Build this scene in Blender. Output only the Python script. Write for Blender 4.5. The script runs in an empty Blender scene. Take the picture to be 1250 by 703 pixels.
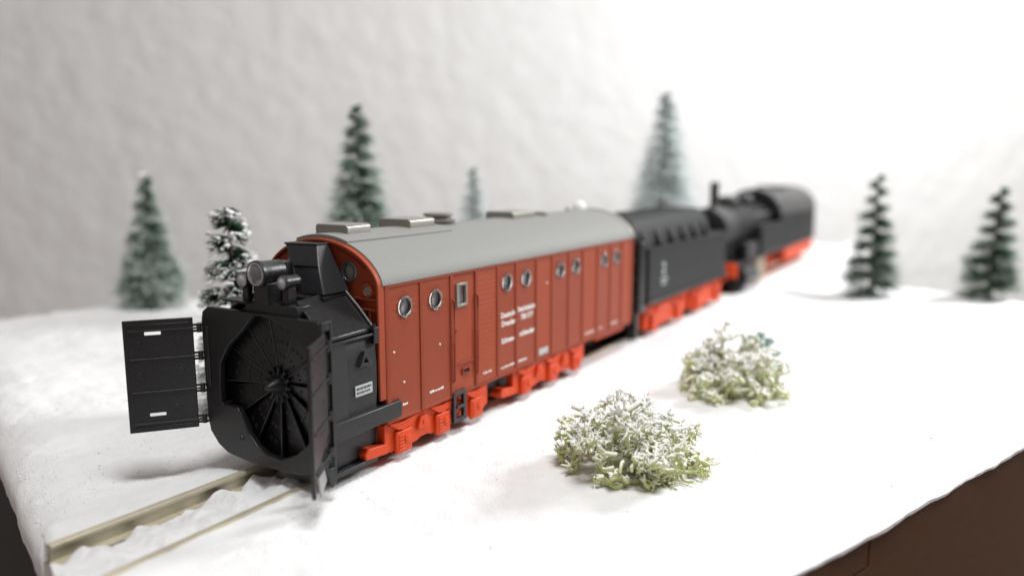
import bpy, bmesh, math, random
from mathutils import Matrix, Vector, noise

# ------------------------------------------------------------------ camera, world, lights
# 1 unit = 1 cm (a model railway: about 1:160)
scene = bpy.context.scene
scene.unit_settings.system = 'METRIC'
scene.unit_settings.scale_length = 0.01
COL = scene.collection

CAM_LOC = Vector((7.114, 0.0, 3.684))
CAM_ROT = Matrix(((0.84837887, -0.0817591, 0.523038),
                  (0.52938955, 0.13102391, -0.83820012),
                  (0.0, 0.98800212, 0.15444033)))
cam_data = bpy.data.cameras.new('camera')
cam = bpy.data.objects.new('camera', cam_data)
COL.objects.link(cam)
cam.matrix_world = Matrix.Translation(CAM_LOC) @ CAM_ROT.to_4x4()
cam_data.sensor_fit = 'HORIZONTAL'
cam_data.sensor_width = 36.0
cam_data.lens = 27.36
cam_data.clip_start = 0.05
cam_data.clip_end = 1000.0
cam_data.dof.use_dof = True
cam_data.dof.focus_distance = 9.7
cam_data.dof.aperture_fstop = 0.138
scene.camera = cam

world = bpy.data.worlds.new('World')
scene.world = world
world.use_nodes = True
world.node_tree.nodes['Background'].inputs['Color'].default_value = (1.0, 0.87, 0.80, 1)
world.node_tree.nodes['Background'].inputs['Strength'].default_value = 0.19


def area_lamp(name, loc, target, size, power, color):
    ld = bpy.data.lights.new(name, 'AREA')
    ld.shape = 'DISK'
    ld.size = size
    ld.energy = power
    ld.color = color
    o = bpy.data.objects.new(name, ld)
    COL.objects.link(o)
    d = Vector(target) - Vector(loc)
    o.matrix_world = Matrix.Translation(Vector(loc)) @ d.to_track_quat('-Z', 'Y').to_matrix().to_4x4()
    return o


def bulb(name, loc, radius, power, color):
    ld = bpy.data.lights.new(name, 'POINT')
    ld.shadow_soft_size = radius
    ld.energy = power
    ld.color = color
    o = bpy.data.objects.new(name, ld)
    COL.objects.link(o)
    o.location = loc
    return o


bulb('room_lamp', (17.5, 34, 18), 4.5, 30000, (0.985, 1.0, 1.0))
area_lamp('ceiling_lamp', (10, 4, 34), (0, 10, 0), 12, 8000, (0.985, 0.995, 1.0))

scene.view_settings.view_transform = 'Standard'
scene.view_settings.look = 'None'
scene.view_settings.gamma = 1.0
scene.view_settings.use_curve_mapping = False
scene.view_settings.exposure = 0.46
scene.render.engine = 'CYCLES'
scene.cycles.use_denoising = True
scene.cycles.max_bounces = 8
scene.cycles.caustics_reflective = False
scene.cycles.caustics_refractive = False

rnd = random.Random(7)

# ------------------------------------------------------------------ materials
MATS = {}


def nodes_of(name):
    m = bpy.data.materials.new(name)
    m.use_nodes = True
    nt = m.node_tree
    return m, nt, nt.nodes['Principled BSDF']


def N(nt, kind, **kw):
    n = nt.nodes.new(kind)
    for k, v in kw.items():
        if k in n.inputs:
            n.inputs[k].default_value = v
        else:
            setattr(n, k, v)
    return n


def paint(name, col, rough=0.45, var=0.12, bump=0.02, scale=9.0, spec=0.5, metal=0.0, dust=0.0, dustcol=(0.7, 0.68, 0.66, 1), coat=0.0):
    """moulded or sprayed plastic: slight mottling, roughness break-up, fine grain, optional dust specks"""
    m, nt, b = nodes_of(name)
    L = nt.links.new
    tc = N(nt, 'ShaderNodeTexCoord')
    n1 = N(nt, 'ShaderNodeTexNoise', Scale=scale, Detail=5.0, Roughness=0.6)
    L(tc.outputs['Object'], n1.inputs['Vector'])
    mix = N(nt, 'ShaderNodeMix', data_type='RGBA')
    c = Vector(col)
    mix.inputs[6].default_value = (*(c * (1 - var)), 1)
    mix.inputs[7].default_value = (*(c * (1 + var)), 1)
    L(n1.outputs['Fac'], mix.inputs[0])
    last = mix.outputs[2]
    if dust > 0:
        n3 = N(nt, 'ShaderNodeTexNoise', Scale=55.0, Detail=2.0)
        L(tc.outputs['Object'], n3.inputs['Vector'])
        rp = N(nt, 'ShaderNodeMapRange')
        rp.inputs['From Min'].default_value = 0.70
        rp.inputs['From Max'].default_value = 0.78
        rp.inputs['To Max'].default_value = dust
        L(n3.outputs['Fac'], rp.inputs['Value'])
        mx = N(nt, 'ShaderNodeMix', data_type='RGBA')
        mx.inputs[7].default_value = dustcol
        L(rp.outputs['Result'], mx.inputs[0])
        L(last, mx.inputs[6])
        last = mx.outputs[2]
    L(last, b.inputs['Base Color'])
    n2 = N(nt, 'ShaderNodeTexNoise', Scale=scale * 3, Detail=4.0)
    L(tc.outputs['Object'], n2.inputs['Vector'])
    mr = N(nt, 'ShaderNodeMapRange')
    mr.inputs['To Min'].default_value = max(0.05, rough - 0.1)
    mr.inputs['To Max'].default_value = rough + 0.1
    L(n2.outputs['Fac'], mr.inputs['Value'])
    L(mr.outputs['Result'], b.inputs['Roughness'])
    if bump:
        n4 = N(nt, 'ShaderNodeTexNoise', Scale=60.0, Detail=3.0)
        L(tc.outputs['Object'], n4.inputs['Vector'])
        bp = N(nt, 'ShaderNodeBump', Strength=0.25, Distance=bump)
        L(n4.outputs['Fac'], bp.inputs['Height'])
        L(bp.outputs['Normal'], b.inputs['Normal'])
    b.inputs['Specular IOR Level'].default_value = spec
    b.inputs['Metallic'].default_value = metal
    b.inputs['Coat Weight'].default_value = coat
    MATS[name] = m
    return m


M_BLACK = paint('black_plastic', (0.009, 0.009, 0.010), 0.34, 0.25, 0.014, dust=0.16)
M_BLACK2 = paint('dark_grey_plastic', (0.0145, 0.0155, 0.018), 0.42, 0.2, 0.012, dust=0.14)
M_BROWN = paint('red_brown_paint', (0.318, 0.058, 0.024), 0.52, 0.12, 0.010, dust=0.06, spec=0.25)
M_BROWN2 = paint('red_brown_batten', (0.258, 0.044, 0.018), 0.52, 0.10, 0.010, spec=0.25)
M_RED = paint('signal_red_plastic', (0.60, 0.058, 0.009), 0.45, 0.12, 0.010, spec=0.3)
M_ROOF = paint('grey_roof_paint', (0.230, 0.231, 0.222), 0.62, 0.05, 0.008, metal=0.0, spec=0.3)
M_HATCH = paint('silver_grey_paint', (0.27, 0.255, 0.23), 0.34, 0.06, 0.004, metal=0.45)
M_WHITE = paint('white_print', (0.80, 0.79, 0.76), 0.6, 0.06, 0.0)
M_GREYPR = paint('grey_print', (0.42, 0.45, 0.46), 0.6, 0.06, 0.0)
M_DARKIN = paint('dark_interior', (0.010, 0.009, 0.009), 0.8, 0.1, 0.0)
M_RAIL = paint('nickel_silver_rail', (0.57, 0.52, 0.385), 0.36, 0.22, 0.02, scale=5, metal=0.35)
M_SLEEPER = paint('sleeper_plastic', (0.075, 0.068, 0.07), 0.7, 0.3, 0.03)
M_STEEL = paint('grey_steel', (0.30, 0.30, 0.30), 0.35, 0.1, 0.01, metal=0.5)
M_BEZEL = paint('silver_bezel', (0.62, 0.62, 0.63), 0.22, 0.05, 0.0, metal=0.6)
M_ENDB = paint('shaded_end_board', (0.006, 0.0045, 0.0045), 0.6, 0.3, 0.02, spec=0.1)  # brown end board, its shade put into a near-black colour
M_BLACK3 = paint('tender_grey_plastic', (0.0105, 0.0115, 0.013), 0.55, 0.2, 0.012, spec=0.3)
M_GLINT = paint('highlit_black_plastic', (0.050, 0.050, 0.053), 0.4, 0.3, 0.01)  # highlights on blade lips and marks, put into a lighter plastic colour
M_TAN = paint('dusty_rod_metal', (0.30, 0.25, 0.18), 0.5, 0.2, 0.01, metal=0.3)
M_TEAL = paint('teal_lichen', (0.27, 0.39, 0.35), 0.9, 0.3, 0.03)


def clear_plastic():
    m, nt, b = nodes_of('clear_plastic')
    b.inputs['Base Color'].default_value = (0.95, 0.94, 0.94, 1)
    b.inputs['Transmission Weight'].default_value = 0.93
    b.inputs['Roughness'].default_value = 0.04
    b.inputs['IOR'].default_value = 1.49
    return m


def lens_glass():
    m, nt, b = nodes_of('lens_glass')
    b.inputs['Base Color'].default_value = (0.42, 0.42, 0.43, 1)
    b.inputs['Transmission Weight'].default_value = 0.15
    b.inputs['Roughness'].default_value = 0.1
    b.inputs['IOR'].default_value = 1.5
    return m


def lamp_glass():
    m, nt, b = nodes_of('lamp_glass')
    b.inputs['Base Color'].default_value = (0.10, 0.10, 0.105, 1)
    b.inputs['Roughness'].default_value = 0.06
    b.inputs['Specular IOR Level'].default_value = 0.9
    b.inputs['Coat Weight'].default_value = 1.0
    return m


M_LAMP = lamp_glass()
M_CLEAR = clear_plastic()
M_LENS = lens_glass()


def snow_material():
    m, nt, b = nodes_of('snow')
    L = nt.links.new
    tc = N(nt, 'ShaderNodeTexCoord')
    big = N(nt, 'ShaderNodeTexNoise', Scale=2.2, Detail=4.0, Roughness=0.5)
    fine = N(nt, 'ShaderNodeTexNoise', Scale=24.0, Detail=6.0, Roughness=0.75)
    mid = N(nt, 'ShaderNodeTexNoise', Scale=4.5, Detail=5.0, Roughness=0.6)
    for n in (big, fine, mid):
        L(tc.outputs['Object'], n.inputs['Vector'])
    mix = N(nt, 'ShaderNodeMix', data_type='RGBA')
    mix.inputs[6].default_value = (0.79, 0.79, 0.79, 1)
    mix.inputs[7].default_value = (0.89, 0.895, 0.90, 1)
    L(mid.outputs['Fac'], mix.inputs[0])
    # a few dark grains of ballast and dust
    sp = N(nt, 'ShaderNodeTexVoronoi', Scale=2.6)
    L(tc.outputs['Object'], sp.inputs['Vector'])
    r = N(nt, 'ShaderNodeMapRange')
    r.inputs['From Min'].default_value = 0.022
    r.inputs['From Max'].default_value = 0.050
    r.inputs['To Min'].default_value = 0.55
    r.inputs['To Max'].default_value = 0.0
    L(sp.outputs['Distance'], r.inputs['Value'])
    mx = N(nt, 'ShaderNodeMix', data_type='RGBA')
    mx.inputs[7].default_value = (0.16, 0.14, 0.13, 1)
    L(r.outputs['Result'], mx.inputs[0])
    L(mix.outputs[2], mx.inputs[6])
    L(mx.outputs[2], b.inputs['Base Color'])
    b.inputs['Roughness'].default_value = 0.72
    b.inputs['Specular IOR Level'].default_value = 0.35
    add = N(nt, 'ShaderNodeMath', operation='MULTIPLY_ADD')
    add.inputs[1].default_value = 0.9
    L(fine.outputs['Fac'], add.inputs[0])
    L(big.outputs['Fac'], add.inputs[2])
    bp = N(nt, 'ShaderNodeBump', Strength=0.5, Distance=0.07)
    L(add.outputs[0], bp.inputs['Height'])
    L(bp.outputs['Normal'], b.inputs['Normal'])
    return m


M_SNOW = snow_material()


def wall_material():
    m, nt, b = nodes_of('rough_plaster')
    L = nt.links.new
    tc = N(nt, 'ShaderNodeTexCoord')
    n1 = N(nt, 'ShaderNodeTexNoise', Scale=0.9, Detail=6.0, Roughness=0.6)
    L(tc.outputs['Object'], n1.inputs['Vector'])
    mix = N(nt, 'ShaderNodeMix', data_type='RGBA')
    mix.inputs[6].default_value = (0.73, 0.725, 0.72, 1)
    mix.inputs[7].default_value = (0.80, 0.80, 0.795, 1)
    L(n1.outputs['Fac'], mix.inputs[0])
    L(mix.outputs[2], b.inputs['Base Color'])
    b.inputs['Roughness'].default_value = 0.85
    n2 = N(nt, 'ShaderNodeTexNoise', Scale=2.2, Detail=5.0, Roughness=0.6)
    L(tc.outputs['Object'], n2.inputs['Vector'])
    bp = N(nt, 'ShaderNodeBump', Strength=0.5, Distance=0.25)
    L(n2.outputs['Fac'], bp.inputs['Height'])
    L(bp.outputs['Normal'], b.inputs['Normal'])
    return m


M_WALL = wall_material()


def board_material():
    m, nt, b = nodes_of('brown_board')
    L = nt.links.new
    tc = N(nt, 'ShaderNodeTexCoord')
    mp = N(nt, 'ShaderNodeMapping')
    mp.inputs['Rotation'].default_value = (0, 0, math.radians(-20))
    mp.inputs['Scale'].default_value = (6, 0.6, 6)
    L(tc.outputs['Object'], mp.inputs['Vector'])
    n1 = N(nt, 'ShaderNodeTexNoise', Scale=1.5, Detail=6.0, Roughness=0.6)
    L(mp.outputs['Vector'], n1.inputs['Vector'])
    mix = N(nt, 'ShaderNodeMix', data_type='RGBA')
    mix.inputs[6].default_value = (0.080, 0.034, 0.014, 1)
    mix.inputs[7].default_value = (0.118, 0.054, 0.024, 1)
    L(n1.outputs['Fac'], mix.inputs[0])
    L(mix.outputs[2], b.inputs['Base Color'])
    b.inputs['Roughness'].default_value = 0.5
    b.inputs['Specular IOR Level'].default_value = 0.2
    return m


M_BOARD = board_material()


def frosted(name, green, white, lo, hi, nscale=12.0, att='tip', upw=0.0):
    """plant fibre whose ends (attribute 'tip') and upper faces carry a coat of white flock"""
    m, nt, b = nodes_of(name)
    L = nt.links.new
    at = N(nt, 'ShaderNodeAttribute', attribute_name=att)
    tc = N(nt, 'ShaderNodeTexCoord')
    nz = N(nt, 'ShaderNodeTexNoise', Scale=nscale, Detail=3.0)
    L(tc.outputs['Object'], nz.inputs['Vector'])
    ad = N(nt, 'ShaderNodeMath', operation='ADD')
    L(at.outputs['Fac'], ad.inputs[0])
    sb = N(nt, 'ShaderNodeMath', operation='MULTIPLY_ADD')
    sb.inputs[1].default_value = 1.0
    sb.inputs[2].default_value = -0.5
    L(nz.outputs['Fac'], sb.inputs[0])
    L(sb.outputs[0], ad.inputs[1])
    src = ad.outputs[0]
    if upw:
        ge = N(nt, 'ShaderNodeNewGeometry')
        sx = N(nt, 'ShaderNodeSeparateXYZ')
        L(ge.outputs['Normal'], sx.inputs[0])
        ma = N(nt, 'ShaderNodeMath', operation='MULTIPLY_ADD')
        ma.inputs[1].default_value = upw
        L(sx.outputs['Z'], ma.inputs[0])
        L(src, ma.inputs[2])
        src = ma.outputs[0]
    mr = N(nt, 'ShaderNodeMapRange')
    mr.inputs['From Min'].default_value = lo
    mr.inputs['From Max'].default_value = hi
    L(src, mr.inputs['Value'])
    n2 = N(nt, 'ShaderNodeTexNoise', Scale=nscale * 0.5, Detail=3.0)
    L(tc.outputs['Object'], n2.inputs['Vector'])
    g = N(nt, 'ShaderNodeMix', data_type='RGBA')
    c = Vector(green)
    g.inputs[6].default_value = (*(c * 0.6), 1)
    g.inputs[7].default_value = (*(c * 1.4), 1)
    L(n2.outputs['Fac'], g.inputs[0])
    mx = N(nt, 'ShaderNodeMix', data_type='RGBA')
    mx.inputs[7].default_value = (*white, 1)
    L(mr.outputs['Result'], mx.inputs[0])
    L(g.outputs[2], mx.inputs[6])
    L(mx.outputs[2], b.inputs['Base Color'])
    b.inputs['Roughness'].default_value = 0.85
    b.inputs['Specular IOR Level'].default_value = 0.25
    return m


M_LICHEN = frosted('flocked_lichen', (0.56, 0.59, 0.27), (0.90, 0.90, 0.89), 0.40, 0.50, 7.0, upw=0.62)
M_FIR = frosted('fir_bristle', (0.055, 0.165, 0.085), (0.80, 0.83, 0.82), 0.60, 1.15, 3.0)
M_FIR_SNOWY = frosted('fir_bristle_snowy', (0.036, 0.100, 0.055), (0.86, 0.87, 0.87), 0.80, 0.98, 3.2)
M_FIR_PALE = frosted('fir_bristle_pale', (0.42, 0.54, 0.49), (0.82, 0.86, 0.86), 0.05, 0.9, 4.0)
M_FIR_DARK = frosted('fir_bristle_dark', (0.045, 0.105, 0.055), (0.80, 0.83, 0.82), 0.78, 1.25, 3.5)
M_TWIG = paint('twisted_wire', (0.07, 0.055, 0.04), 0.6, 0.2, 0.02)

# ------------------------------------------------------------------ mesh helpers
WM = {}
BASE = Matrix.Identity(4)


class MB:
    def __init__(self):
        self.v = []
        self.f = []

    def add(self, vs, fs):
        o = len(self.v)
        self.v += [tuple(p) for p in vs]
        self.f += [tuple(i + o for i in q) for q in fs]
        return self

    def box(self, x0, x1, y0, y1, z0, z1):
        vs = [(x0, y0, z0), (x1, y0, z0), (x1, y1, z0), (x0, y1, z0), (x0, y0, z1), (x1, y0, z1), (x1, y1, z1), (x0, y1, z1)]
        return self.add(vs, [(0, 3, 2, 1), (4, 5, 6, 7), (0, 1, 5, 4), (1, 2, 6, 5), (2, 3, 7, 6), (3, 0, 4, 7)])

    def hexa(self, p):
        """8 points, bottom ring then top ring"""
        return self.add(p, [(0, 3, 2, 1), (4, 5, 6, 7), (0, 1, 5, 4), (1, 2, 6, 5), (2, 3, 7, 6), (3, 0, 4, 7)])

    def prism(self, poly, axis, a, b):
        """2-D polygon extruded along an axis; axis 0: (y,z), 1: (x,z), 2: (x,y)"""
        n = len(poly)

        def pt(p, t):
            return {0: (t, p[0], p[1]), 1: (p[0], t, p[1]), 2: (p[0], p[1], t)}[axis]
        vs = [pt(p, a) for p in poly] + [pt(p, b) for p in poly]
        fs = [tuple(range(n - 1, -1, -1)), tuple(range(n, 2 * n))]
        fs += [(i, (i + 1) % n, n + (i + 1) % n, n + i) for i in range(n)]
        return self.add(vs, fs)

    def ring(self, outer, inner, axis, a, b):
        """a plate with a hole: outer and inner outlines of equal point count"""
        n = len(outer)

        def pt(p, t):
            return {0: (t, p[0], p[1]), 1: (p[0], t, p[1]), 2: (p[0], p[1], t)}[axis]
        vs = [pt(p, a) for p in outer] + [pt(p, a) for p in inner] + [pt(p, b) for p in outer] + [pt(p, b) for p in inner]
        fs = []
        for i in range(n):
            j = (i + 1) % n
            fs += [(i, j, n + j, n + i), (2 * n + i, 3 * n + i, 3 * n + j, 2 * n + j),
                   (i, 2 * n + i, 2 * n + j, j), (n + i, n + j, 3 * n + j, 3 * n + i)]
        return self.add(vs, fs)

    def cyl(self, p0, p1, r0, r1=None, n=20, cap=True):
        r1 = r0 if r1 is None else r1
        p0, p1 = Vector(p0), Vector(p1)
        q = (p1 - p0).to_track_quat('Z', 'X')
        vs = []
        for p, r in ((p0, r0), (p1, r1)):
            for i in range(n):
                a = 2 * math.pi * i / n
                vs.append(p + q @ Vector((r * math.cos(a), r * math.sin(a), 0)))
        fs = [(i, (i + 1) % n, n + (i + 1) % n, n + i) for i in range(n)]
        if cap:
            fs += [tuple(range(n - 1, -1, -1)), tuple(range(n, 2 * n))]
        return self.add(vs, fs)

    def lathe(self, p0, direction, prof, n=24):
        """profile of (distance along axis, radius) revolved round the axis"""
        p0 = Vector(p0)
        d = Vector(direction).normalized()
        q = d.to_track_quat('Z', 'X')
        vs, fs = [], []
        for (t, r) in prof:
            for i in range(n):
                a = 2 * math.pi * i / n
                vs.append(p0 + q @ Vector((r * math.cos(a), r * math.sin(a), t)))
        for k in range(len(prof) - 1):
            for i in range(n):
                j = (i + 1) % n
                fs.append((k * n + i, k * n + j, (k + 1) * n + j, (k + 1) * n + i))
        fs += [tuple(range(n - 1, -1, -1)), tuple(range((len(prof) - 1) * n, len(prof) * n))]
        return self.add(vs, fs)

    def tube(self, pts, r, n=8):
        pts = [Vector(p) for p in pts]
        rr = r if isinstance(r, (list, tuple)) else [r] * len(pts)
        vs, fs = [], []
        for k, p in enumerate(pts):
            d = (pts[min(k + 1, len(pts) - 1)] - pts[max(k - 1, 0)])
            q = d.to_track_quat('Z', 'X')
            for i in range(n):
                a = 2 * math.pi * i / n
                vs.append(p + q @ Vector((rr[k] * math.cos(a), rr[k] * math.sin(a), 0)))
        for k in range(len(pts) - 1):
            for i in range(n):
                j = (i + 1) % n
                fs.append((k * n + i, k * n + j, (k + 1) * n + j, (k + 1) * n + i))
        fs += [tuple(range(n - 1, -1, -1)), tuple(range((len(pts) - 1) * n, len(pts) * n))]
        return self.add(vs, fs)

    def mesh(self, name, smooth=True, fix=True, angle=32):
        me = bpy.data.meshes.new(name)
        me.from_pydata(self.v, [], self.f)
        if fix:
            bm = bmesh.new()
            bm.from_mesh(me)
            bmesh.ops.recalc_face_normals(bm, faces=bm.faces)
            bm.to_mesh(me)
            bm.free()
        if smooth:
            me.polygons.foreach_set('use_smooth', [True] * len(me.polygons))
            me.set_sharp_from_angle(angle=math.radians(angle))
        me.update()
        return me

    def build(self, name, mat, parent=None, bevel=0.0, M=None, seg=2, **kw):
        return link(name, self.mesh(name, **kw), mat, parent, M, bevel, seg)


def link(name, me, mat, parent=None, M=None, bevel=0.0, seg=2):
    o = bpy.data.objects.new(name, me)
    COL.objects.link(o)
    if mat and me and not me.materials:
        me.materials.append(mat)
    M = BASE if M is None else M
    o.matrix_basis = M
    if parent is not None:
        o.parent = parent
        o.matrix_parent_inverse = WM[parent.name].inverted()
    WM[o.name] = M.copy()
    if bevel:
        bv = o.modifiers.new('bevel', 'BEVEL')
        bv.width = bevel
        bv.segments = seg
        bv.limit_method = 'ANGLE'
        bv.angle_limit = math.radians(35)
    return o


def thing(name, label, cat, loc, group=None):
    o = bpy.data.objects.new(name, None)
    COL.objects.link(o)
    o.empty_display_size = 0.3
    o.location = loc
    WM[o.name] = Matrix.Translation(Vector(loc))
    tag(o, label, cat, group)
    return o


def tag(o, label=None, cat=None, group=None, kind=None):
    if label:
        o['label'] = label
    if cat:
        o['category'] = cat
    if group:
        o['group'] = group
    if kind:
        o['kind'] = kind
    return o


def text_mesh(body, size, align='LEFT', bold=0.0):
    cu = bpy.data.curves.new('lettering', 'FONT')
    cu.body = body
    cu.size = size
    cu.align_x = align
    cu.offset = bold
    cu.extrude = 0.0015
    cu.resolution_u = 3
    o = bpy.data.objects.new('tmp_text', cu)
    COL.objects.link(o)
    dg = bpy.context.evaluated_depsgraph_get()
    me = bpy.data.meshes.new_from_object(o.evaluated_get(dg))
    bpy.data.objects.remove(o)
    return me


# text on a +X side: letters run along +Y, up is +Z
SIDE_ROT = Matrix(((0, 0, 1, 0), (1, 0, 0, 0), (0, 1, 0, 0), (0, 0, 0, 1)))


def cut(me, cutters, name='cut'):
    """mesh minus a list of cutter MB shapes"""
    o = bpy.data.objects.new('tmp', me)
    COL.objects.link(o)
    tmp = []
    for c in cutters:
        co = bpy.data.objects.new('tmp_cut', c.mesh('tmp_cut', smooth=False))
        COL.objects.link(co)
        md = o.modifiers.new('b', 'BOOLEAN')
        md.operation = 'DIFFERENCE'
        md.solver = 'EXACT'
        md.object = co
        tmp.append(co)
    dg = bpy.context.evaluated_depsgraph_get()
    out = bpy.data.meshes.new_from_object(o.evaluated_get(dg))
    for t in tmp + [o]:
        bpy.data.objects.remove(t)
    out.name = name
    out.polygons.foreach_set('use_smooth', [True] * len(out.polygons))
    out.set_sharp_from_angle(angle=math.radians(30))
    return out


# ------------------------------------------------------------------ setting: snow ground, board, wall
U = Vector((0.342, 0.940))          # long direction of the module
V = Vector((0.940, -0.342))         # across the module, towards the camera side


def uv(u, v):
    p = U * u + V * v
    return p.x, p.y


def fbm(x, y, s, o=4, seed=0.0):
    return noise.fractal(Vector((x * s, y * s, seed)), 0.9, 2.0, o)


V0, V1 = -16.5, 2.95
U0 = 3.20


def u_end(v):
    # the far end is a bit ragged; the bed carries on under the locomotive
    x0 = 27.2 + 0.25 * math.sin(v * 1.7)
    t = max(0.0, min(1.0, (-6.6 - v) / 6.5))
    t = t * t * (3 - 2 * t)
    return x0 + (40.0 - 27.2) * t


def snow_height(x, y, u, v):
    z = snow_base(x, y)
    d = abs(x)
    # cut for the track bed
    if d < 0.98:
        t = min(1.0, max(0.0, (0.98 - d) / 0.14))
        z = z * (1 - t) + (-0.30) * t
    return z


def snow_base(x, y):
    z = -0.10 + 0.16 * fbm(x, y, 0.16, 4, 3.1) + 0.045 * fbm(x, y, 0.9, 4, 9.0) + 0.020 * fbm(x, y, 3.0, 4, 5.0)
    d = abs(x)
    # shoulder level with the rail heads beside the track
    k = math.exp(-((d - 0.75) / 0.55) ** 2)
    z = z * (1 - 0.85 * k) + (-0.035 + 0.02 * fbm(x, y, 1.5, 3, 2.0)) * 0.85 * k
    if x > 0.4 and y > 12.4:
        b = min(1.0, (y - 12.4) / 2.5) * math.exp(-((x - 1.75) / 0.7) ** 2)
        z += 0.20 * b
    return z


def ground_surface(x, y, u, v, ue):
    z = snow_height(x, y, u, v)
    ev = max(0.0, min(1.0, 1 - (V1 - v) / 0.8))
    z = z * (1 - ev) + (-0.14 + 0.02 * fbm(x, y, 1.2, 3, 6.0)) * ev
    e = min(u - U0, (ue - u) * 0.8, (V1 - v), (v - V0) * 0.7)
    r = 0.28 + 0.16 * fbm(x, y, 0.5, 2, 8.0)
    if v < V1 - 1 and u < U0 + 2 and x < -1.0:
        r = 0.75
    if V1 - v <= e + 1e-9:
        r = 0.015
    if e < r:
        q = 1 - e / r
        z -= 0.30 * r * (1 - math.sqrt(max(0.0, 1 - q * q))) * 1.6
    return z


def make_ground():
    nu, nv = 420, 300
    vs, fs = [], []
    for j in range(nv + 1):
        v = V0 + (V1 - V0) * j / nv
        ue = u_end(v)
        for i in range(nu + 1):
            s = i / nu
            u = U0 + (ue - U0) * (s ** 1.15)
            x, y = uv(u, v)
            x += 0.05 * fbm(x, y, 1.1, 3, 21.0) * (1 if i in (0, nu) or j in (0, nv) else 0)
            z = ground_surface(x, y, u, v, ue)
            vs.append((x, y, z))
    W = nu + 1
    for j in range(nv):
        for i in range(nu):
            a = j * W + i
            fs.append((a, a + W, a + W + 1, a + 1))
    # skirt down over the edge of the board
    rim = [i for i in range(W)] + [j * W + nu for j in range(1, nv + 1)] + [nv * W + i for i in range(nu - 1, -1, -1)] + [j * W for j in range(nv - 1, 0, -1)]
    o = len(vs)
    for k in rim:
        x, y, z = vs[k]
        vs.append((x, y, (-0.185 if x * V.x + y * V.y > V1 - 0.2 else min(-0.52, z - 0.15)) - 0.012 * fbm(x, y, 2.3, 4, 4.0)))
    n = len(rim)
    for k in range(n):
        fs.append((rim[k], rim[(k + 1) % n], o + (k + 1) % n, o + k))
    m = MB()
    m.v, m.f = vs, fs
    g = m.build('snow_ground', M_SNOW, smooth=True, angle=80)
    tag(g, kind='structure')
    return g


make_ground()


def module_board():
    root = thing('module_board', 'brown wooden module board with a seam along its side', 'board', (uv(15, V1 - 0.1)[0], uv(15, V1 - 0.1)[1], -6))
    x_in = 0.02

    def slab(u0, u1, v0, v1, z0, z1):
        m = MB()
        p = [uv(u0, v0), uv(u0, v1), uv(u1, v1), uv(u1, v0)]
        m.prism(p, 2, z0, z1)
        return m
    slab(U0 + 0.22, 26.3, -16.2, V1 - 0.22, -6.0, -0.80).build('core_board', M_BOARD, root, 0.01)
    slab(26.4, 38.5, -16.2, -12.6, -6.0, -0.80).build('rear_board', M_BOARD, root, 0.01)
    # front side: tall fascia, with a batten let into its top edge
    us = 10.2
    f1 = MB()
    p = [(U0 + 0.07, -6.0), (26.3, -6.0), (26.3, -0.172), (us, -0.172), (us, -0.55), (U0 + 0.07, -0.55)]
    vs = [(*uv(a, V1 - 0.2), z) for a, z in p] + [(*uv(a, V1 - x_in), z) for a, z in p]
    n = len(p)
    f1.add(vs, [tuple(range(n)), tuple(range(2 * n - 1, n - 1, -1))] + [(i, (i + 1) % n, n + (i + 1) % n, n + i) for i in range(n)])
    f1.build('fascia_board', M_BOARD, root, 0.012)
    slab(U0 + 0.07, us - 0.022, V1 - 0.2, V1 - x_in - 0.004, -0.53, -0.172).build('batten', M_BOARD, root, 0.012)
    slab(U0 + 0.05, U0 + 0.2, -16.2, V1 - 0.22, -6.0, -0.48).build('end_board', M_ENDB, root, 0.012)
    return root


module_board()


def snow_crumbs():
    """loose grains and little clods lying on the snow"""
    rg = random.Random(5)
    ico = [(0, 0, 1), (0.9, 0, 0), (0, 0.9, 0), (-0.9, 0, 0), (0, -0.9, 0), (0, 0, -1)]
    icf = [(0, 1, 2), (0, 2, 3), (0, 3, 4), (0, 4, 1), (5, 2, 1), (5, 3, 2), (5, 4, 3), (5, 1, 4)]
    m = MB()
    k = 0
    while k < 4500:
        u, v = U0 + 0.12 + 15 * rg.random() ** 1.6, rg.uniform(-9, V1 - 0.15)
        x, y = uv(u, v)
        if abs(x) < 1.2 or (x > 0 and rg.random() < 0.8):
            continue
        # grains gather in patches
        if noise.noise(Vector((x * 0.8, y * 0.8, 3.0))) + rg.gauss(0, 0.18) < 0.02:
            continue
        k += 1
        r = 0.006 + 0.016 * rg.random() ** 3
        z = ground_surface(x, y, u, v, u_end(v)) + r * 0.1
        a = rg.uniform(0, 6.28)
        ca, sa = math.cos(a), math.sin(a)
        el = (rg.uniform(0.8, 1.8), rg.uniform(0.7, 1.3), rg.uniform(0.5, 0.9))
        pts = []
        for q in ico:
            f = r * rg.uniform(0.7, 1.25)
            qx, qy, qz = q[0] * el[0] * f, q[1] * el[1] * f, q[2] * el[2] * f
            pts.append((x + qx * ca - qy * sa, y + qx * sa + qy * ca, z + qz))
        m.add(pts, icf)
    o = m.build('snow_crumbs', M_SNOW, fix=False, angle=70)
    tag(o, 'loose white snow grains scattered over the snow', 'snow', kind='stuff')


snow_crumbs()


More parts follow.
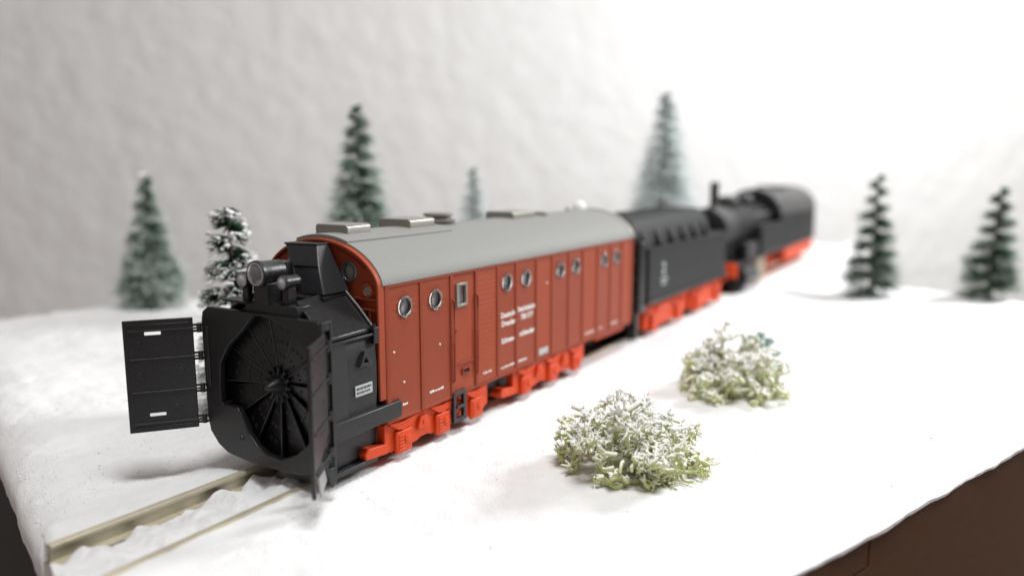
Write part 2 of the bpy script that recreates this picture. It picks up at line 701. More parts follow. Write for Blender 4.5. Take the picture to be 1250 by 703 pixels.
def make_wall():
    """rough plastered wall behind the module, with real lumps"""
    c = CAM_LOC + CAM_ROT @ Vector((0, 4, -46))
    yaw = math.radians(8)
    fx = CAM_ROT @ Vector((1, 0, 0))
    fx.z = 0
    fx.normalize()
    fx = Matrix.Rotation(yaw, 3, 'Z') @ fx
    nrm = Vector((fx.y, -fx.x, 0))
    if nrm.dot(CAM_LOC - c) < 0:
        nrm = -nrm
    nx, nz = 420, 250
    m = MB()
    w, h = 130.0, 78.0
    for j in range(nz + 1):
        for i in range(nx + 1):
            a = (i / nx - 0.5) * w
            b = (j / nz - 0.45) * h
            sx, sz = a * 0.42 + b * 0.16, b * 0.36 - a * 0.06
            d = 0.05 * noise.noise(Vector((sx * 2.0, sz * 2.0, 1.3))) + 0.075 * noise.noise(Vector((sx * 4.0, sz * 3.4, 4.4))) + 0.04 * fbm(a, b, 0.75, 3, 5.5) + 0.03 * noise.noise(Vector((a * 0.09, b * 0.09, 7)))
            p = Vector((c.x, c.y, c.z)) + fx * a + Vector((0, 0, b)) + nrm * d
            m.v.append(tuple(p))
    W = nx + 1
    for j in range(nz):
        for i in range(nx):
            k = j * W + i
            m.f.append((k, k + 1, k + W + 1, k + W))
    o = m.build('wall_back', M_WALL, smooth=True, fix=False, angle=80)
    tag(o, kind='structure')


make_wall()

# ------------------------------------------------------------------ track
def make_track():
    root = thing('railway_track', 'model railway track with brassy rails half buried in snow', 'track', (0, 3.4, -0.24))
    prof = [(-0.11, -0.225), (0.11, -0.225), (0.11, -0.20), (0.022, -0.175), (0.022, -0.055), (0.046, -0.04), (0.046, -0.008), (0.036, 0.0), (-0.036, 0.0), (-0.046, -0.008), (-0.046, -0.04), (-0.022, -0.055), (-0.022, -0.175), (-0.11, -0.20)]
    for s, y0 in ((-1, 3.68), (1, 3.25)):
        m = MB()
        xs = s * 0.475
        x_front = xs - (0.10 if s < 0 else 0.0)      # the far rail splays a little at the board's end
        n = len(prof)
        rings = [(y0, x_front), (4.6, xs - (0.055 if s < 0 else 0)), (6.2, xs), (9, xs), (16, xs), (37.5, xs)]
        for (y, x) in rings:
            m.v += [(x + px, y, pz) for px, pz in prof]
        for k in range(len(rings) - 1):
            for i in range(n):
                j = (i + 1) % n
                m.f.append((k * n + i, k * n + j, (k + 1) * n + j, (k + 1) * n + i))
        m.f.append(tuple(range(n)))
        m.f.append(tuple(range(len(rings) * n - 1, (len(rings) - 1) * n - 1, -1)))
        m.build('rail', M_RAIL, root, angle=25)
    sm = MB().box(-0.8, 0.8, -0.13, 0.13, -0.29, -0.235).mesh('sleeper')
    y = 4.22
    k = 0
    while y < 36:
        link('sleeper', sm, M_SLEEPER, root, Matrix.Translation((0, y, 0)), 0.01)
        y += 0.52
    # snow lying between the rails: heaped between the sleepers
    m = MB()
    nx, ny = 26, 520
    for j in range(-1, ny + 1):
        for i in range(nx + 1):
            t = i / nx
            x = -0.40 + 0.835 * t
            y0 = (U0 + 0.03 - 0.342 * x) / 0.940
            yy = y0 + (13.5 - y0) * max(0, j) / ny
            ph = (yy - 4.22) / 0.52
            lump = 0.5 - 0.5 * math.cos(2 * math.pi * ph)
            nz = fbm(x, yy, 1.6, 4, 12.0)
            side = min(1.0, t / 0.60)
            h = -0.155 + 0.06 * side ** 1.2 + 0.175 * (0.15 + 0.85 * lump) * (0.55 + 1.0 * nz) * (1 - 0.40 * side) + 0.020 * fbm(x, yy, 7, 3, 2.0)
            if t > 0.80:
                h += (-0.040 - h) * 0.9 * (t - 0.80) / 0.20
            if t < 0.20:
                h -= 0.05 * (1 - t / 0.20)
            h = min(h, -0.018 + 0.03 * nz)
            m.v.append((x, yy, h if j >= 0 else -0.45))
    W = nx + 1
    for j in range(ny + 1):
        for i in range(nx):
            a = j * W + i
            m.f.append((a, a + 1, a + W + 1, a + W))
    o = m.build('track_snow', M_SNOW, smooth=True, fix=False, angle=80)
    tag(o, 'lumpy white snow heaped between the rails', 'snow', kind='stuff')
    # snow banked against the outside of both rails, fine enough to meet the rail heads cleanly
    for s in (-1, 1):
        m = MB()
        nx, ny = 20, 420
        for j in range(-1, ny + 1):
            q = (max(0, j) / ny) ** 1.5
            for i in range(nx + 1):
                t = i / nx
                d = 0.497 + 0.75 * t
                y0 = (U0 + 0.085 - 0.342 * s * d) / 0.940
                yy = y0 + (37.4 - y0) * q
                x = s * d - (0.10 * max(0.0, 1 - max(0.0, yy - 3.6) / 2.6) * (1 - t) if s < 0 else 0.0)
                zr = -0.020 + 0.016 * fbm(x, yy, 1.7, 3, 31.0) + 0.006 * fbm(x, yy, 7, 3, 1.0)
                zg = snow_base(s * d, yy) + 0.005
                if t > 0.75:
                    zg -= 0.06 * ((t - 0.75) / 0.25) ** 1.5
                k = min(1.0, t / 0.6)
                k = k * k * (3 - 2 * k)
                z = zr * (1 - k) + zg * k
                e = yy - y0
                if e < 0.12:
                    z -= 0.05 * (1 - e / 0.12) ** 2
                m.v.append((x, yy, z if j >= 0 else -0.45))
        ny += 1
        W = nx + 1
        for j in range(ny):
            for i in range(nx):
                a = j * W + i
                m.f.append((a, a + 1, a + W + 1, a + W) if s > 0 else (a, a + W, a + W + 1, a + 1))
        tag(m.build('snow_verge', M_SNOW, smooth=True, fix=False, angle=80), kind='structure')
    # bed below
    m = MB().box(-0.66, 0.66, 3.9, 37.5, -0.42, -0.297).box(-0.74, -0.34, 3.695, 3.88, -0.44, -0.226)
    o = m.build('track_bed', M_SNOW)
    tag(o, kind='structure')


make_track()

# ------------------------------------------------------------------ rotary snow plough wagon
TX = -0.04
BASE = Matrix.Translation((TX, 0, 0))
HW = 0.97            # half width of the body
Z_E, Z_B, Z_T = 2.26, 0.58, 2.80
Y_F, Y_R = 6.90, 14.52


def roof_prof(a, h, z0=Z_E, n=28, ex=0.6):
    out = []
    for i in range(n + 1):
        t = math.cos(math.pi * i / n)
        x = a * t
        out.append((x, z0 + h * max(0.0, 1 - abs(t) ** 2) ** ex))
    return out


def roof_z(x):
    return Z_E + (Z_T - Z_E) * max(0.0, 1 - (abs(x) / HW) ** 2) ** 0.6


plough = thing('rotary_snow_plough', 'red-brown rotary snow plough wagon with a black bladed rotor at its front', 'snow plough', (TX, Y_F, -0.0), None)


def round_poly(cx, cz, r, n=32, ph=0.0):
    return [(cx + r * math.cos(2 * math.pi * i / n + ph), cz + r * math.sin(2 * math.pi * i / n + ph)) for i in range(n)]


def build_body():
    # inner core: dark interior carried by the floor
    m = MB()
    pr = [(HW - 0.14, Z_B + 0.05)] + roof_prof(HW - 0.14, Z_T - Z_E - 0.1) + [(-(HW - 0.14), Z_B + 0.05)]
    m.prism(pr, 1, Y_F + 0.20, Y_R - 0.1)
    m.build('interior', M_DARKIN, plough)
    # far side and rear wall
    MB().box(-HW, -HW + 0.06, Y_F + 0.07, Y_R, Z_B, Z_E).build('side_wall', M_BROWN, plough, 0.01)
    m = MB()
    pr = [(HW - 0.06, Z_B)] + roof_prof(HW - 0.06, Z_T - Z_E - 0.04) + [(-(HW - 0.06), Z_B)]
    m.prism(pr, 1, Y_R - 0.06, Y_R - 0.004)
    m.build('end_wall', M_BROWN, plough, 0.01)
    MB().box(-HW + 0.06, HW - 0.06, Y_F + 0.1, Y_R - 0.06, Z_B - 0.02, Z_B + 0.04).build('floor', M_BLACK, plough)
    # front end wall, set back behind an arched rim, with two round openings
    m = MB()
    a = HW - 0.03
    pr = [(a, 1.0)] + roof_prof(a, Z_T - Z_E - 0.05) + [(-a, 1.0)]
    m.prism(pr, 1, Y_F + 0.06, Y_F + 0.12)
    me = m.mesh('end_wall', smooth=False)
    c1 = MB().cyl((0.46, Y_F - 0.1, 2.41), (0.46, Y_F + 0.3, 2.41), 0.112, n=36)
    c2 = MB().cyl((-0.52, Y_F - 0.1, 2.41), (-0.52, Y_F + 0.3, 2.41), 0.112, n=36)
    me = cut(me, [c1, c2], 'end_wall')
    ew = link('end_wall', me, M_BROWN, plough, None, 0.006)
    for z in (2.08, 1.95):
        MB().box(0.55, a - 0.01, Y_F + 0.03, Y_F + 0.064, z, z + 0.03).build('moulding', M_BROWN2, ew, 0.006)
    MB().box(0.78, 0.81, Y_F + 0.03, Y_F + 0.064, 1.0, 1.948).build('moulding', M_BROWN2, ew, 0.006)
    for t0, t1, dz in ((0.30, 0.72, 0.10),):
        m = MB()
        pts = []
        for i in range(9):
            x = t0 + (t1 - t0) * i / 8
            pts.append((x, Y_F + 0.055, roof_z(x * 1.06) - dz))
        m.tube(pts, 0.014, 6)
        m.build('moulding', M_BROWN2, ew)
    outer = [(HW, 0.86)] + roof_prof(HW, Z_T - Z_E) + [(-HW, 0.86)]
    inn = [(HW - 0.036, 0.86)] + roof_prof(HW - 0.036, Z_T - Z_E - 0.036) + [(-HW + 0.036, 0.86)]
    m = MB()
    n = len(outer)
    for y in (Y_F, Y_F + 0.11):
        m.v += [(x, y, z) for x, z in outer] + [(x, y, z) for x, z in inn]
    for i in range(n - 1):
        m.f += [(i, i + 1, n + i + 1, n + i), (2 * n + i, 3 * n + i, 3 * n + i + 1, 2 * n + i + 1), (i, 2 * n + i, 2 * n + i + 1, i + 1), (n + i, n + i + 1, 3 * n + i + 1, 3 * n + i)]
    m.f += [(0, n, 3 * n, 2 * n), (n - 1, 3 * n - 1, 4 * n - 1, 2 * n - 1)]
    m.build('end_rim', M_BROWN, plough, 0.008)
    # portholes in the end wall
    for x, z, r in ((0.46, 2.41, 0.112), (-0.52, 2.41, 0.112)):
        porthole((x, Y_F + 0.06, z), (0, -1, 0), r)
    # small round lamp socket with a cross slot
    r = MB().lathe((0.765, Y_F + 0.062, 2.20), (0, -1, 0), [(0, 0.095), (0.03, 0.09), (0.035, 0.068), (0.012, 0.062)], 24).build('lamp_socket', M_BROWN, plough)
    MB().lathe((0.765, Y_F + 0.052, 2.20), (0, -1, 0), [(0, 0.058), (0.012, 0.055)], 20).build('lens', M_LENS, r)
    m = MB().box(0.765 - 0.045, 0.765 + 0.045, Y_F + 0.034, Y_F + 0.041, 2.193, 2.207).box(0.765 - 0.007, 0.765 + 0.007, Y_F + 0.0335, Y_F + 0.0415, 2.155, 2.245)
    m.build('cross_slot', M_STEEL, r)


def porthole(p, d, r):
    """clear plastic rim and pane in a round opening; d is the outward direction"""
    p, d = Vector(p), Vector(d)
    g = MB().lathe(p - d * 0.05, d, [(0.0, r - 0.002), (0.012, r - 0.002), (0.016, r * 0.7), (0.018, 0.01)], 28).build('porthole', M_LENS, plough)
    MB_rim = MB()
    q = d.to_track_quat('Z', 'X')
    prof = [(-0.045, r * 0.86), (-0.045, r - 0.001), (0.004, r - 0.001), (0.006, r + 0.024), (0.020, r + 0.020), (0.030, r + 0.008), (0.026, r * 0.88)]
    n = 32
    for (t, rr) in prof:
        for i in range(n):
            a = 2 * math.pi * i / n
            MB_rim.v.append(tuple(p + q @ Vector((rr * math.cos(a), rr * math.sin(a), t))))
    k = len(prof)
    for j in range(k):
        for i in range(n):
            i2 = (i + 1) % n
            j2 = (j + 1) % k
            MB_rim.f.append((j * n + i, j * n + i2, j2 * n + i2, j2 * n + i))
    MB_rim.build('rim', M_CLEAR, g)
    return g


BAT = [7.06, 7.72, 8.37, 8.96, 9.52, 10.04, 10.66, 11.17, 11.76, 12.30, 12.88, 13.46, 13.99]
PORTS = [7.40, 8.02, 9.78, 10.34, 11.46, 12.03, 13.18, 13.73]
Z_PORT = 1.955


def slat_panel(y0, y1, hole=None, z0=Z_B, slat=True):
    """one bay of the side: shallow clapboard relief"""
    m = MB()
    z1 = Z_E - 0.035
    prof = []
    if slat:
        n = 23
        for i in range(n):
            a = z0 + (z1 - z0) * i / n
            b = z0 + (z1 - z0) * (i + 1) / n
            prof += [(HW - 0.006, a), (HW - 0.0111, b - 0.012)]
        prof += [(HW - 0.008, z1)]
    else:
        prof = [(HW - 0.008, z0), (HW - 0.008, z1)]
    poly = [(HW - 0.07, z0)] + prof + [(HW - 0.07, z1)]
    m.prism(poly, 1, y0, y1)
    me = m.mesh('wall_panel', smooth=False)
    if hole:
        me = cut(me, [MB().cyl((HW - 0.3, hole, Z_PORT), (HW + 0.3, hole, Z_PORT), 0.115, n=40)], 'wall_panel')
    o = link('wall_panel', me, M_BROWN, plough)
    return o


def build_side():
    edges = [Y_F + 0.11] + BAT + [Y_R - 0.10]
    for i in range(len(edges) - 1):
        y0, y1 = edges[i], edges[i + 1]
        if abs(y0 - 8.37) < 1e-6:
            continue                    # the door bay
        hole = next((p for p in PORTS if y0 < p < y1), None)
        zb = Z_B - 0.05 if y1 < 8.4 else Z_B
        slat_panel(y0, y1, hole, zb, slat=i > 0)
    for p in PORTS:
        porthole((HW - 0.004, p, Z_PORT), (1, 0, 0), 0.115)
    # corner post, battens, top rail
    MB().box(HW - 0.06, HW + 0.004, Y_F + 0.112, Y_F + 0.17, Z_B - 0.05, Z_E - 0.03).build('corner_post', M_BROWN2, plough, 0.008)
    MB().box(HW - 0.06, HW + 0.004, Y_R - 0.10, Y_R, Z_B, Z_E - 0.03).build('corner_post', M_BROWN2, plough, 0.008)
    for y in BAT:
        zb = Z_B - 0.05 if y < 8.4 else Z_B
        MB().box(HW - 0.03, HW + 0.006, y - 0.035, y + 0.035, zb, Z_E - 0.036).build('batten', M_BROWN2, plough, 0.006)
    MB().box(HW - 0.06, HW + 0.008, Y_F + 0.114, Y_R, Z_E - 0.034, Z_E + 0.004).build('top_rail', M_BROWN2, plough, 0.006)
    MB().box(HW - 0.08, HW - 0.012, Y_F + 0.3, Y_R - 0.02, Z_B - 0.06, Z_B - 0.003).build('sole_bar', M_BROWN2, plough, 0.006)
    m = MB()
    for y in BAT:
        for k in range(20):
            z = 0.68 + k * 0.078
            m.lathe((HW + 0.005, y - 0.022, z), (1, 0, 0), [(0, 0.007), (0.004, 0.004)], 6)
    tag(m.build('rivets', M_BROWN2, plough), kind='stuff')
    # door
    y0, y1 = 8.405, 8.925
    m = MB().box(HW - 0.06, HW - 0.014, y0, y1, Z_B, Z_E - 0.036)
    me = cut(m.mesh('door', smooth=False), [MB().box(HW - 0.3, HW + 0.3, 8.50, 8.70, 1.80, 2.08)], 'door')
    d = link('door', me, M_BROWN, plough, None, 0.006)
    o = [(8.475, 1.775), (8.725, 1.775), (8.725, 2.105), (8.475, 2.105)]
    i_ = [(8.512, 1.812), (8.688, 1.812), (8.688, 2.068), (8.512, 2.068)]
    MB().ring(o, i_, 0, HW - 0.022, HW + 0.014).build('window_frame', M_HATCH, d, 0.006)
    MB().box(HW - 0.055, HW - 0.045, 8.502, 8.698, 1.802, 2.078).build('window_pane', M_LENS, d)
    MB().box(HW - 0.016, HW + 0.004, y0 + 0.03, y1 - 0.03, 0.96, 0.985).build('kick_rail', M_BROWN2, d, 0.005)
    MB().ring([(8.60, 0.80), (8.78, 0.80), (8.78, 0.90), (8.60, 0.90)], [(8.62, 0.82), (8.76, 0.82), (8.76, 0.88), (8.62, 0.88)], 0, HW - 0.016, HW + 0.012).build('footplate_frame', M_BROWN2, d, 0.004)
    MB().box(HW - 0.0158, HW - 0.006, 8.622, 8.758, 0.822, 0.878).build('footplate_hole', M_DARKIN, d)
    MB().cyl((HW - 0.02, 8.46, 1.45), (HW + 0.022, 8.46, 1.45), 0.012, n=8).build('handle', M_BROWN2, d)
    for y in (8.385, 8.945):
        m = MB().tube([(HW - 0.004, y, 0.74), (HW + 0.03, y, 0.77), (HW + 0.034, y, 1.3), (HW + 0.03, y, 1.88), (HW - 0.004, y, 1.91)], 0.013, 8)
        m.build('hand_rail', M_BROWN2, plough)
    # black foot step hanging under the door
    m = MB().ring([(8.36, 0.16), (8.66, 0.16), (8.66, 0.60), (8.36, 0.60)], [(8.425, 0.22), (8.595, 0.22), (8.595, 0.545), (8.425, 0.545)], 0, HW - 0.03, HW + 0.025)
    st = m.build('foot_step', M_BLACK, plough, 0.006)
    MB().box(HW - 0.03, HW + 0.04, 8.425, 8.595, 0.36, 0.40).build('tread', M_BLACK, st, 0.004)


build_body()
build_side()


def lettering():
    # white lettering in two neighbouring bays
    x = HW + 0.0005
    lines = [('Deutsche', 9.60, 1.435, 0.115), ('Dresden', 9.62, 1.305, 0.115), ('Schnee-', 9.62, 1.045, 0.115),
             ('Reichsbahn', 10.09, 1.455, 0.115), ('700 577', 10.17, 1.325, 0.115), ('schleuder', 10.14, 1.065, 0.115)]
    for body, y, z, s in lines:
        me = text_mesh(body, s, bold=0.003)
        link('lettering', me, M_WHITE, plough, BASE @ Matrix.Translation((x - 0.004, y, z)) @ SIDE_ROT)
    # tiny lines of print along the sill, too small to read
    for y, z, w, mat in ((7.22, 0.70, 0.05, M_WHITE), (7.31, 0.70, 0.10, M_WHITE), (7.86, 0.72, 0.30, M_WHITE), (9.12, 0.69, 0.22, M_WHITE), (9.60, 0.66, 0.38, M_WHITE), (10.10, 0.66, 0.24, M_WHITE), (12.42, 0.67, 0.36, M_WHITE), (13.00, 0.67, 0.12, M_WHITE), (13.52, 0.67, 0.30, M_WHITE)):
        m = MB()
        t = y
        while t < y + w:
            ww = rnd.uniform(0.018, 0.04)
            h = rnd.choice((0.022, 0.026, 0.03))
            m.box(x - 0.004, x + 0.0015, t, min(t + ww, y + w), z, z + h)
            t += ww + rnd.choice((0.008, 0.010, 0.022))
        m.build('sill_print', mat, plough)
    MB().box(x - 0.006, x + 0.003, 10.74, 11.04, 0.63, 0.735).build('maker_plate', M_GREYPR, plough, 0.003)
    for y, z in ((7.17, 1.42), (7.35, 1.0), (8.1, 1.34), (11.0, 1.80)):
        MB().lathe((x - 0.008, y, z), (1, 0, 0), [(0, 0.016), (0.012, 0.012)], 8).build('stud', M_WHITE, plough)


lettering()


def build_roof():
    m = MB()
    o = roof_prof(HW + 0.012, Z_T - Z_E + 0.02, Z_E + 0.004, 36)
    i_ = roof_prof(HW - 0.03, Z_T - Z_E - 0.02, Z_E + 0.004, 36)
    n = len(o)
    ys = (Y_F + 0.075, Y_R + 0.03)
    for y in ys:
        m.v += [(x, y, z) for x, z in o] + [(x, y, z) for x, z in i_]
    for i in range(n - 1):
        m.f += [(i, i + 1, n + i + 1, n + i), (2 * n + i, 3 * n + i, 3 * n + i + 1, 2 * n + i + 1), (i, 2 * n + i, 2 * n + i + 1, i + 1), (n + i, n + i + 1, 3 * n + i + 1, 3 * n + i)]
    m.f += [(0, n, 3 * n, 2 * n), (n - 1, 3 * n - 1, 4 * n - 1, 2 * n - 1)]
    roof = m.build('roof', M_ROOF, plough, 0.008)
    # raised sheet over the front third
    m = MB()
    xs = [-0.44 + 0.88 * k / 14 for k in range(15)]
    poly = [(x, roof_z(x) + 0.052) for x in xs] + [(x, roof_z(x) - 0.01) for x in reversed(xs)]
    m.prism(poly, 1, Y_F + 0.06, 9.12)
    m.build('raised_sheet', M_ROOF, roof, 0.008)
    # rear rim strip
    m = MB()
    o2 = roof_prof(HW + 0.022, Z_T - Z_E + 0.035, Z_E + 0.004, 36)
    for y in (Y_R - 0.12, Y_R + 0.034):
        m.v += [(x, y, z) for x, z in o2] + [(x, y, z) for x, z in o]
    for i in range(n - 1):
        m.f += [(i, i + 1, n + i + 1, n + i), (2 * n + i, 3 * n + i, 3 * n + i + 1, 2 * n + i + 1), (i, 2 * n + i, 2 * n + i + 1, i + 1)]
    m.build('rim_strip', M_HATCH, roof)
    for (x0, x1, y0, y1, z) in ((-0.36, 0.20, 7.22, 7.66, 2.95), (-0.35, 0.23, 8.42, 8.98, 2.955), (-0.34, 0.22, 11.15, 11.85, 2.92)):
        m = MB()
        r = 0.04
        poly = [(x0, 2.72), (x1, 2.72), (x1, z - r), (x1 - r * 0.3, z - r * 0.3), (x1 - r, z), (x0 + r, z), (x0 + r * 0.3, z - r * 0.3), (x0, z - r)]
        m.prism(poly, 1, y0, y1)
        m.build('hatch', M_HATCH, roof, 0.012)
    v = MB().lathe((-0.10, 9.50, 2.74), (0, 0, 1), [(0, 0.23), (0.10, 0.23), (0.11, 0.265), (0.145, 0.265), (0.16, 0.20), (0.195, 0.195), (0.205, 0.235), (0.235, 0.23), (0.25, 0.19)], 32)
    v.build('vent', M_HATCH, roof)
    MB().lathe((0.10, 12.25, 2.74), (0, 0, 1), [(0, 0.10), (0.07, 0.10), (0.08, 0.14), (0.11, 0.14), (0.14, 0.08)], 24).build('vent', M_HATCH, roof)
    MB().lathe((-0.12, 13.75, 2.76), (0, 0, 1), [(0, 0.05), (0.08, 0.05), (0.12, 0.03)], 16).build('vent', M_HATCH, roof)
    MB().lathe((-0.15, 14.30, 2.76), (0, 0, 1), [(0, 0.13), (0.08, 0.14), (0.16, 0.12), (0.21, 0.07), (0.225, 0.02)], 20).build('vent_cap', M_WHITE, roof)


build_roof()


def bogie(yc, length, front_shoe=True):
    """red three axle bogie: side frames with axle boxes and leaf springs"""
    h = length / 2
    b = None
    m = MB().box(-0.42, 0.42, yc - h + 0.2, yc + h - 0.2, 0.2, 0.52)
    b = m.build('bogie', M_DARKIN, plough)
    x0, x1 = HW - 0.20, HW - 0.07
    for s in (1, -1):
        m = MB()
        pts = [(yc - h, 0.16), (yc - h + 0.12, 0.12), (yc - 0.45 * h, 0.12), (yc - 0.38 * h, 0.15), (yc - 0.25 * h, 0.15), (yc - 0.18 * h, 0.12), (yc + 0.18 * h, 0.12), (yc + 0.26 * h, 0.15), (yc + 0.42 * h, 0.15), (yc + 0.5 * h, 0.12), (yc + h - 0.16, 0.12), (yc + h, 0.20), (yc + h, 0.50), (yc + h - 0.1, 0.56), (yc - h + 0.1, 0.56), (yc - h, 0.50)]
        m.prism(pts, 0, s * x0, s * x1)
        m.build('side_frame', M_RED, b, 0.012)
        for k in (-0.72, 0.0, 0.70):
            y = yc + k * h
            xb = s * x1
            m = MB().box(min(xb - 0.002 * s, xb + s * 0.055), max(xb - 0.002 * s, xb + s * 0.055), y - 0.15, y + 0.15, 0.08, 0.37)
            ab = m.build('axle_box', M_RED, b, 0.016)
            # leaf spring packet above the axle box
            m = MB()
            for q in range(4):
                w = 0.26 - q * 0.045
                zz = 0.475 - q * 0.026
                pts = [(xb + s * 0.035, y + w * t, zz - 0.03 * (1 - abs(t)) + 0.02) for t in (-1, -0.6, 0, 0.6, 1)]
                m.tube(pts, 0.018, 6)
            m.build('leaf_spring', M_RED, b)
            if s > 0:
                for q in range(5):
                    m = MB().box(xb + 0.053, xb + 0.068, y - 0.115, y - 0.02, 0.12 + q * 0.045, 0.145 + q * 0.045)
                    m.build('rib', M_RED, b, 0.005)
                m = MB().lathe((xb + 0.05, y + 0.05, 0.25), (1, 0, 0), [(0, 0.06), (0.02, 0.055), (0.028, 0.03)], 16)
                m.build('axle_cover', M_RED, b)
        for k in (-0.36, 0.36):
            y = yc + k * h
            m = MB().prism([(y - 0.12, 0.28), (y + 0.12, 0.28), (y + 0.07, 0.44), (y - 0.07, 0.44)], 0, s * x1 - 0.002 * s, s * (x1 + 0.045))
            m.build('gusset', M_RED, b, 0.01)
            m = MB().lathe((s * (x1 + 0.04), y, 0.36), (s, 0, 0), [(0, 0.03), (0.02, 0.025)], 10)
            m.build('bolt', M_RED, b)
    if front_shoe:
        m = MB().prism([(yc - h - 0.34, 0.16), (yc - h + 0.05, 0.13), (yc - h + 0.05, 0.26), (yc - h - 0.30, 0.30), (yc - h - 0.36, 0.24)], 0, x0 - 0.28, x1 + 0.01)
        m.build('front_shoe', M_RED, b, 0.015)
    # wheels: tyre and centre
    for k in (-0.72, 0.0, 0.70):
        y = yc + k * h
        for s in (1, -1):
            w = MB().lathe((s * 0.43, y, 0.24), (s, 0, 0), [(-0.03, 0.27), (0.0, 0.27), (0.005, 0.235), (0.07, 0.235), (0.075, 0.18)], 28).build('wheel', M_BLACK, b)
    return b


bogie(8.18, 2.30)
bogie(11.28, 2.46)
m = MB().box(-0.7, 0.72, 9.45, 9.95, 0.2, 0.56)
m.build('battery_box', M_BLACK, plough, 0.02)
m = MB().box(-0.35, 0.35, 12.6, 15.1, 0.22, 0.40)
m.build('draw_bar', M_BLACK, plough, 0.02)
m = MB().box(-0.8, HW - 0.12, 13.1, 14.4, 0.40, 0.52)
m.build('rear_beam', M_RED, plough, 0.02)


# ---- plough head
def build_head():
    yb, yf = 6.86, 6.05
    # housing: box with sloping shoulders, bulging slightly at its sides
    m = MB()
    sec = [(0.92, 0.62), (0.955, 1.0), (0.96, 1.35), (0.93, 1.70), (0.90, 1.755), (0.47, 2.17), (-0.47, 2.17), (-0.90, 1.755), (-0.93, 1.70), (-0.96, 1.35), (-0.955, 1.0), (-0.92, 0.62)]
    m.prism(sec, 1, 6.36, yb)
    h = m.build('rotor_housing', M_BLACK2, plough, 0.012)
    # tapering cheek plates from the housing to the front frame
    for s in (1, -1):
        m = MB()
        a = [(0.955, 0.62), (0.97, 1.2), (0.95, 1.72)]
        pts = []
        for (y, dx) in ((6.02, 0.02), (6.365, 0.0)):
            pts.append([(s * (x + dx), y, z) for x, z in a] + [(s * (x + dx - 0.06), y, z) for x, z in reversed(a)])
        n = 6
        m.v = pts[0] + pts[1]
        m.f = [tuple(range(n)), tuple(range(2 * n - 1, n - 1, -1))] + [(i, (i + 1) % n, n + (i + 1) % n, n + i) for i in range(n)]
        m.build('cheek_plate', M_BLACK2, h, 0.008)
        # shoulder plate with a bright edge
        m = MB()
        p = [(s * 0.97, 6.03, 1.74), (s * 0.945, 6.80, 1.745), (s * 0.46, 6.80, 2.19), (s * 0.42, 6.12, 2.12)]
        q = [(x, y, z + 0.045) for x, y, z in p]
        m.hexa(p + q)
        m.build('shoulder_plate', M_BLACK, h, 0.012)
        m = MB().tube([(s * 0.96, 6.81, 1.79), (s * 0.72, 6.82, 2.02), (s * 0.47, 6.82, 2.235)], 0.022, 8)
        m.build('shoulder_edge', M_BLACK2, h)
        m = MB().box(min(s * 0.90, s * 0.99), max(s * 0.90, s * 0.99), 6.04, 6.86, 1.705, 1.735)
        m.build('ledge', M_BLACK, h, 0.008)
    # lifting lug: small triangular bracket with a hole on the right cheek
    m = MB()
    t = [(6.52, 1.37), (6.74, 1.37), (6.63, 1.55)]
    c = (6.63, 1.43)
    t2 = [(c[0] + (y - c[0]) * 0.42, c[1] + (z - c[1]) * 0.42) for y, z in t]
    m.ring(t, t2, 0, 0.945, 1.005)
    m.build('lifting_lug', M_BLACK2, h, 0.008)
    m = MB().box(0.90, 1.0, 6.78, 6.87, 1.60, 1.80)
    lk = m.build('latch', M_BLACK, h, 0.01)
    MB().cyl((0.98, 6.80, 1.62), (0.98, 6.80, 1.84), 0.02, n=10).build('latch_pin', M_BLACK, lk)
    # printed plate on the right side
    pl = MB().box(0.958, 0.972, 6.47, 6.76, 1.02, 1.15).build('data_plate', M_GREYPR, plough, 0.003)
    m = MB()
    for z in (1.10, 1.05):
        y = 6.49
        while y < 6.72:
            w = rnd.uniform(0.02, 0.05)
            m.box(0.968, 0.9735, y, min(6.735, y + w), z, z + 0.024)
            y += w + 0.012
    m.build('plate_print', M_BLACK, pl)
    # running board beam
    m = MB().box(0.78, 1.0, 5.99, 7.26, 0.585, 0.80)
    bm_ = m.build('beam', M_BLACK2, plough, 0.014)
    MB().box(-1.0, -0.78, 5.99, 7.26, 0.585, 0.80).build('beam', M_BLACK2, plough, 0.014)
    MB().box(-0.7, 0.80, 6.2, 7.0, 0.16, 0.60).build('underframe', M_BLACK, plough, 0.02)
    MB().box(0.62, 0.9, 6.1, 6.9, 0.10, 0.16).build('skid_rail', M_BLACK2, plough, 0.01)

    # front frame: plate with a cut-out for the rotor (local outline, mirrored)
    right_o = [(0.0, 2.00), (0.52, 2.00), (0.93, 2.00), (1.03, 1.93), (1.055, 1.80), (1.05, 1.20), (1.04, 0.60), (1.0, 0.42), (0.86, 0.27), (0.70, 0.19), (0.36, 0.15), (0.0, 0.15)]
    right_i = [(0.0, 1.975), (0.10, 1.97), (0.32, 1.76), (0.58, 1.55), (0.74, 1.32), (0.77, 1.05), (0.76, 0.80), (0.47, 0.80), (0.36, 0.66), (0.30, 0.52), (0.15, 0.38), (0.0, 0.31)]
    o = right_o + [(-x, z) for x, z in reversed(right_o[1:-1])]
    i_ = right_i + [(-x, z) for x, z in reversed(right_i[1:-1])]
    # the right hand lower corner is fully open (only the left one carries the fill plate)
    i2 = []
    for (x, z) in i_:
        if x > 0.1:
            k = right_i.index((x, z))
            a = math.radians(90 - 180 * k / (len(right_i) - 1))
            x, z = 0.94 * math.cos(a), 1.12 + 0.86 * math.sin(a)
        i2.append((x, z))
    m = MB()
    m.ring(o, i2, 1, 5.94, 6.02)
    fr = m.build('front_frame', M_BLACK, plough, 0.018, seg=3)
    # funnel between the frame and the rotor drum
    m = MB()
    n = 40
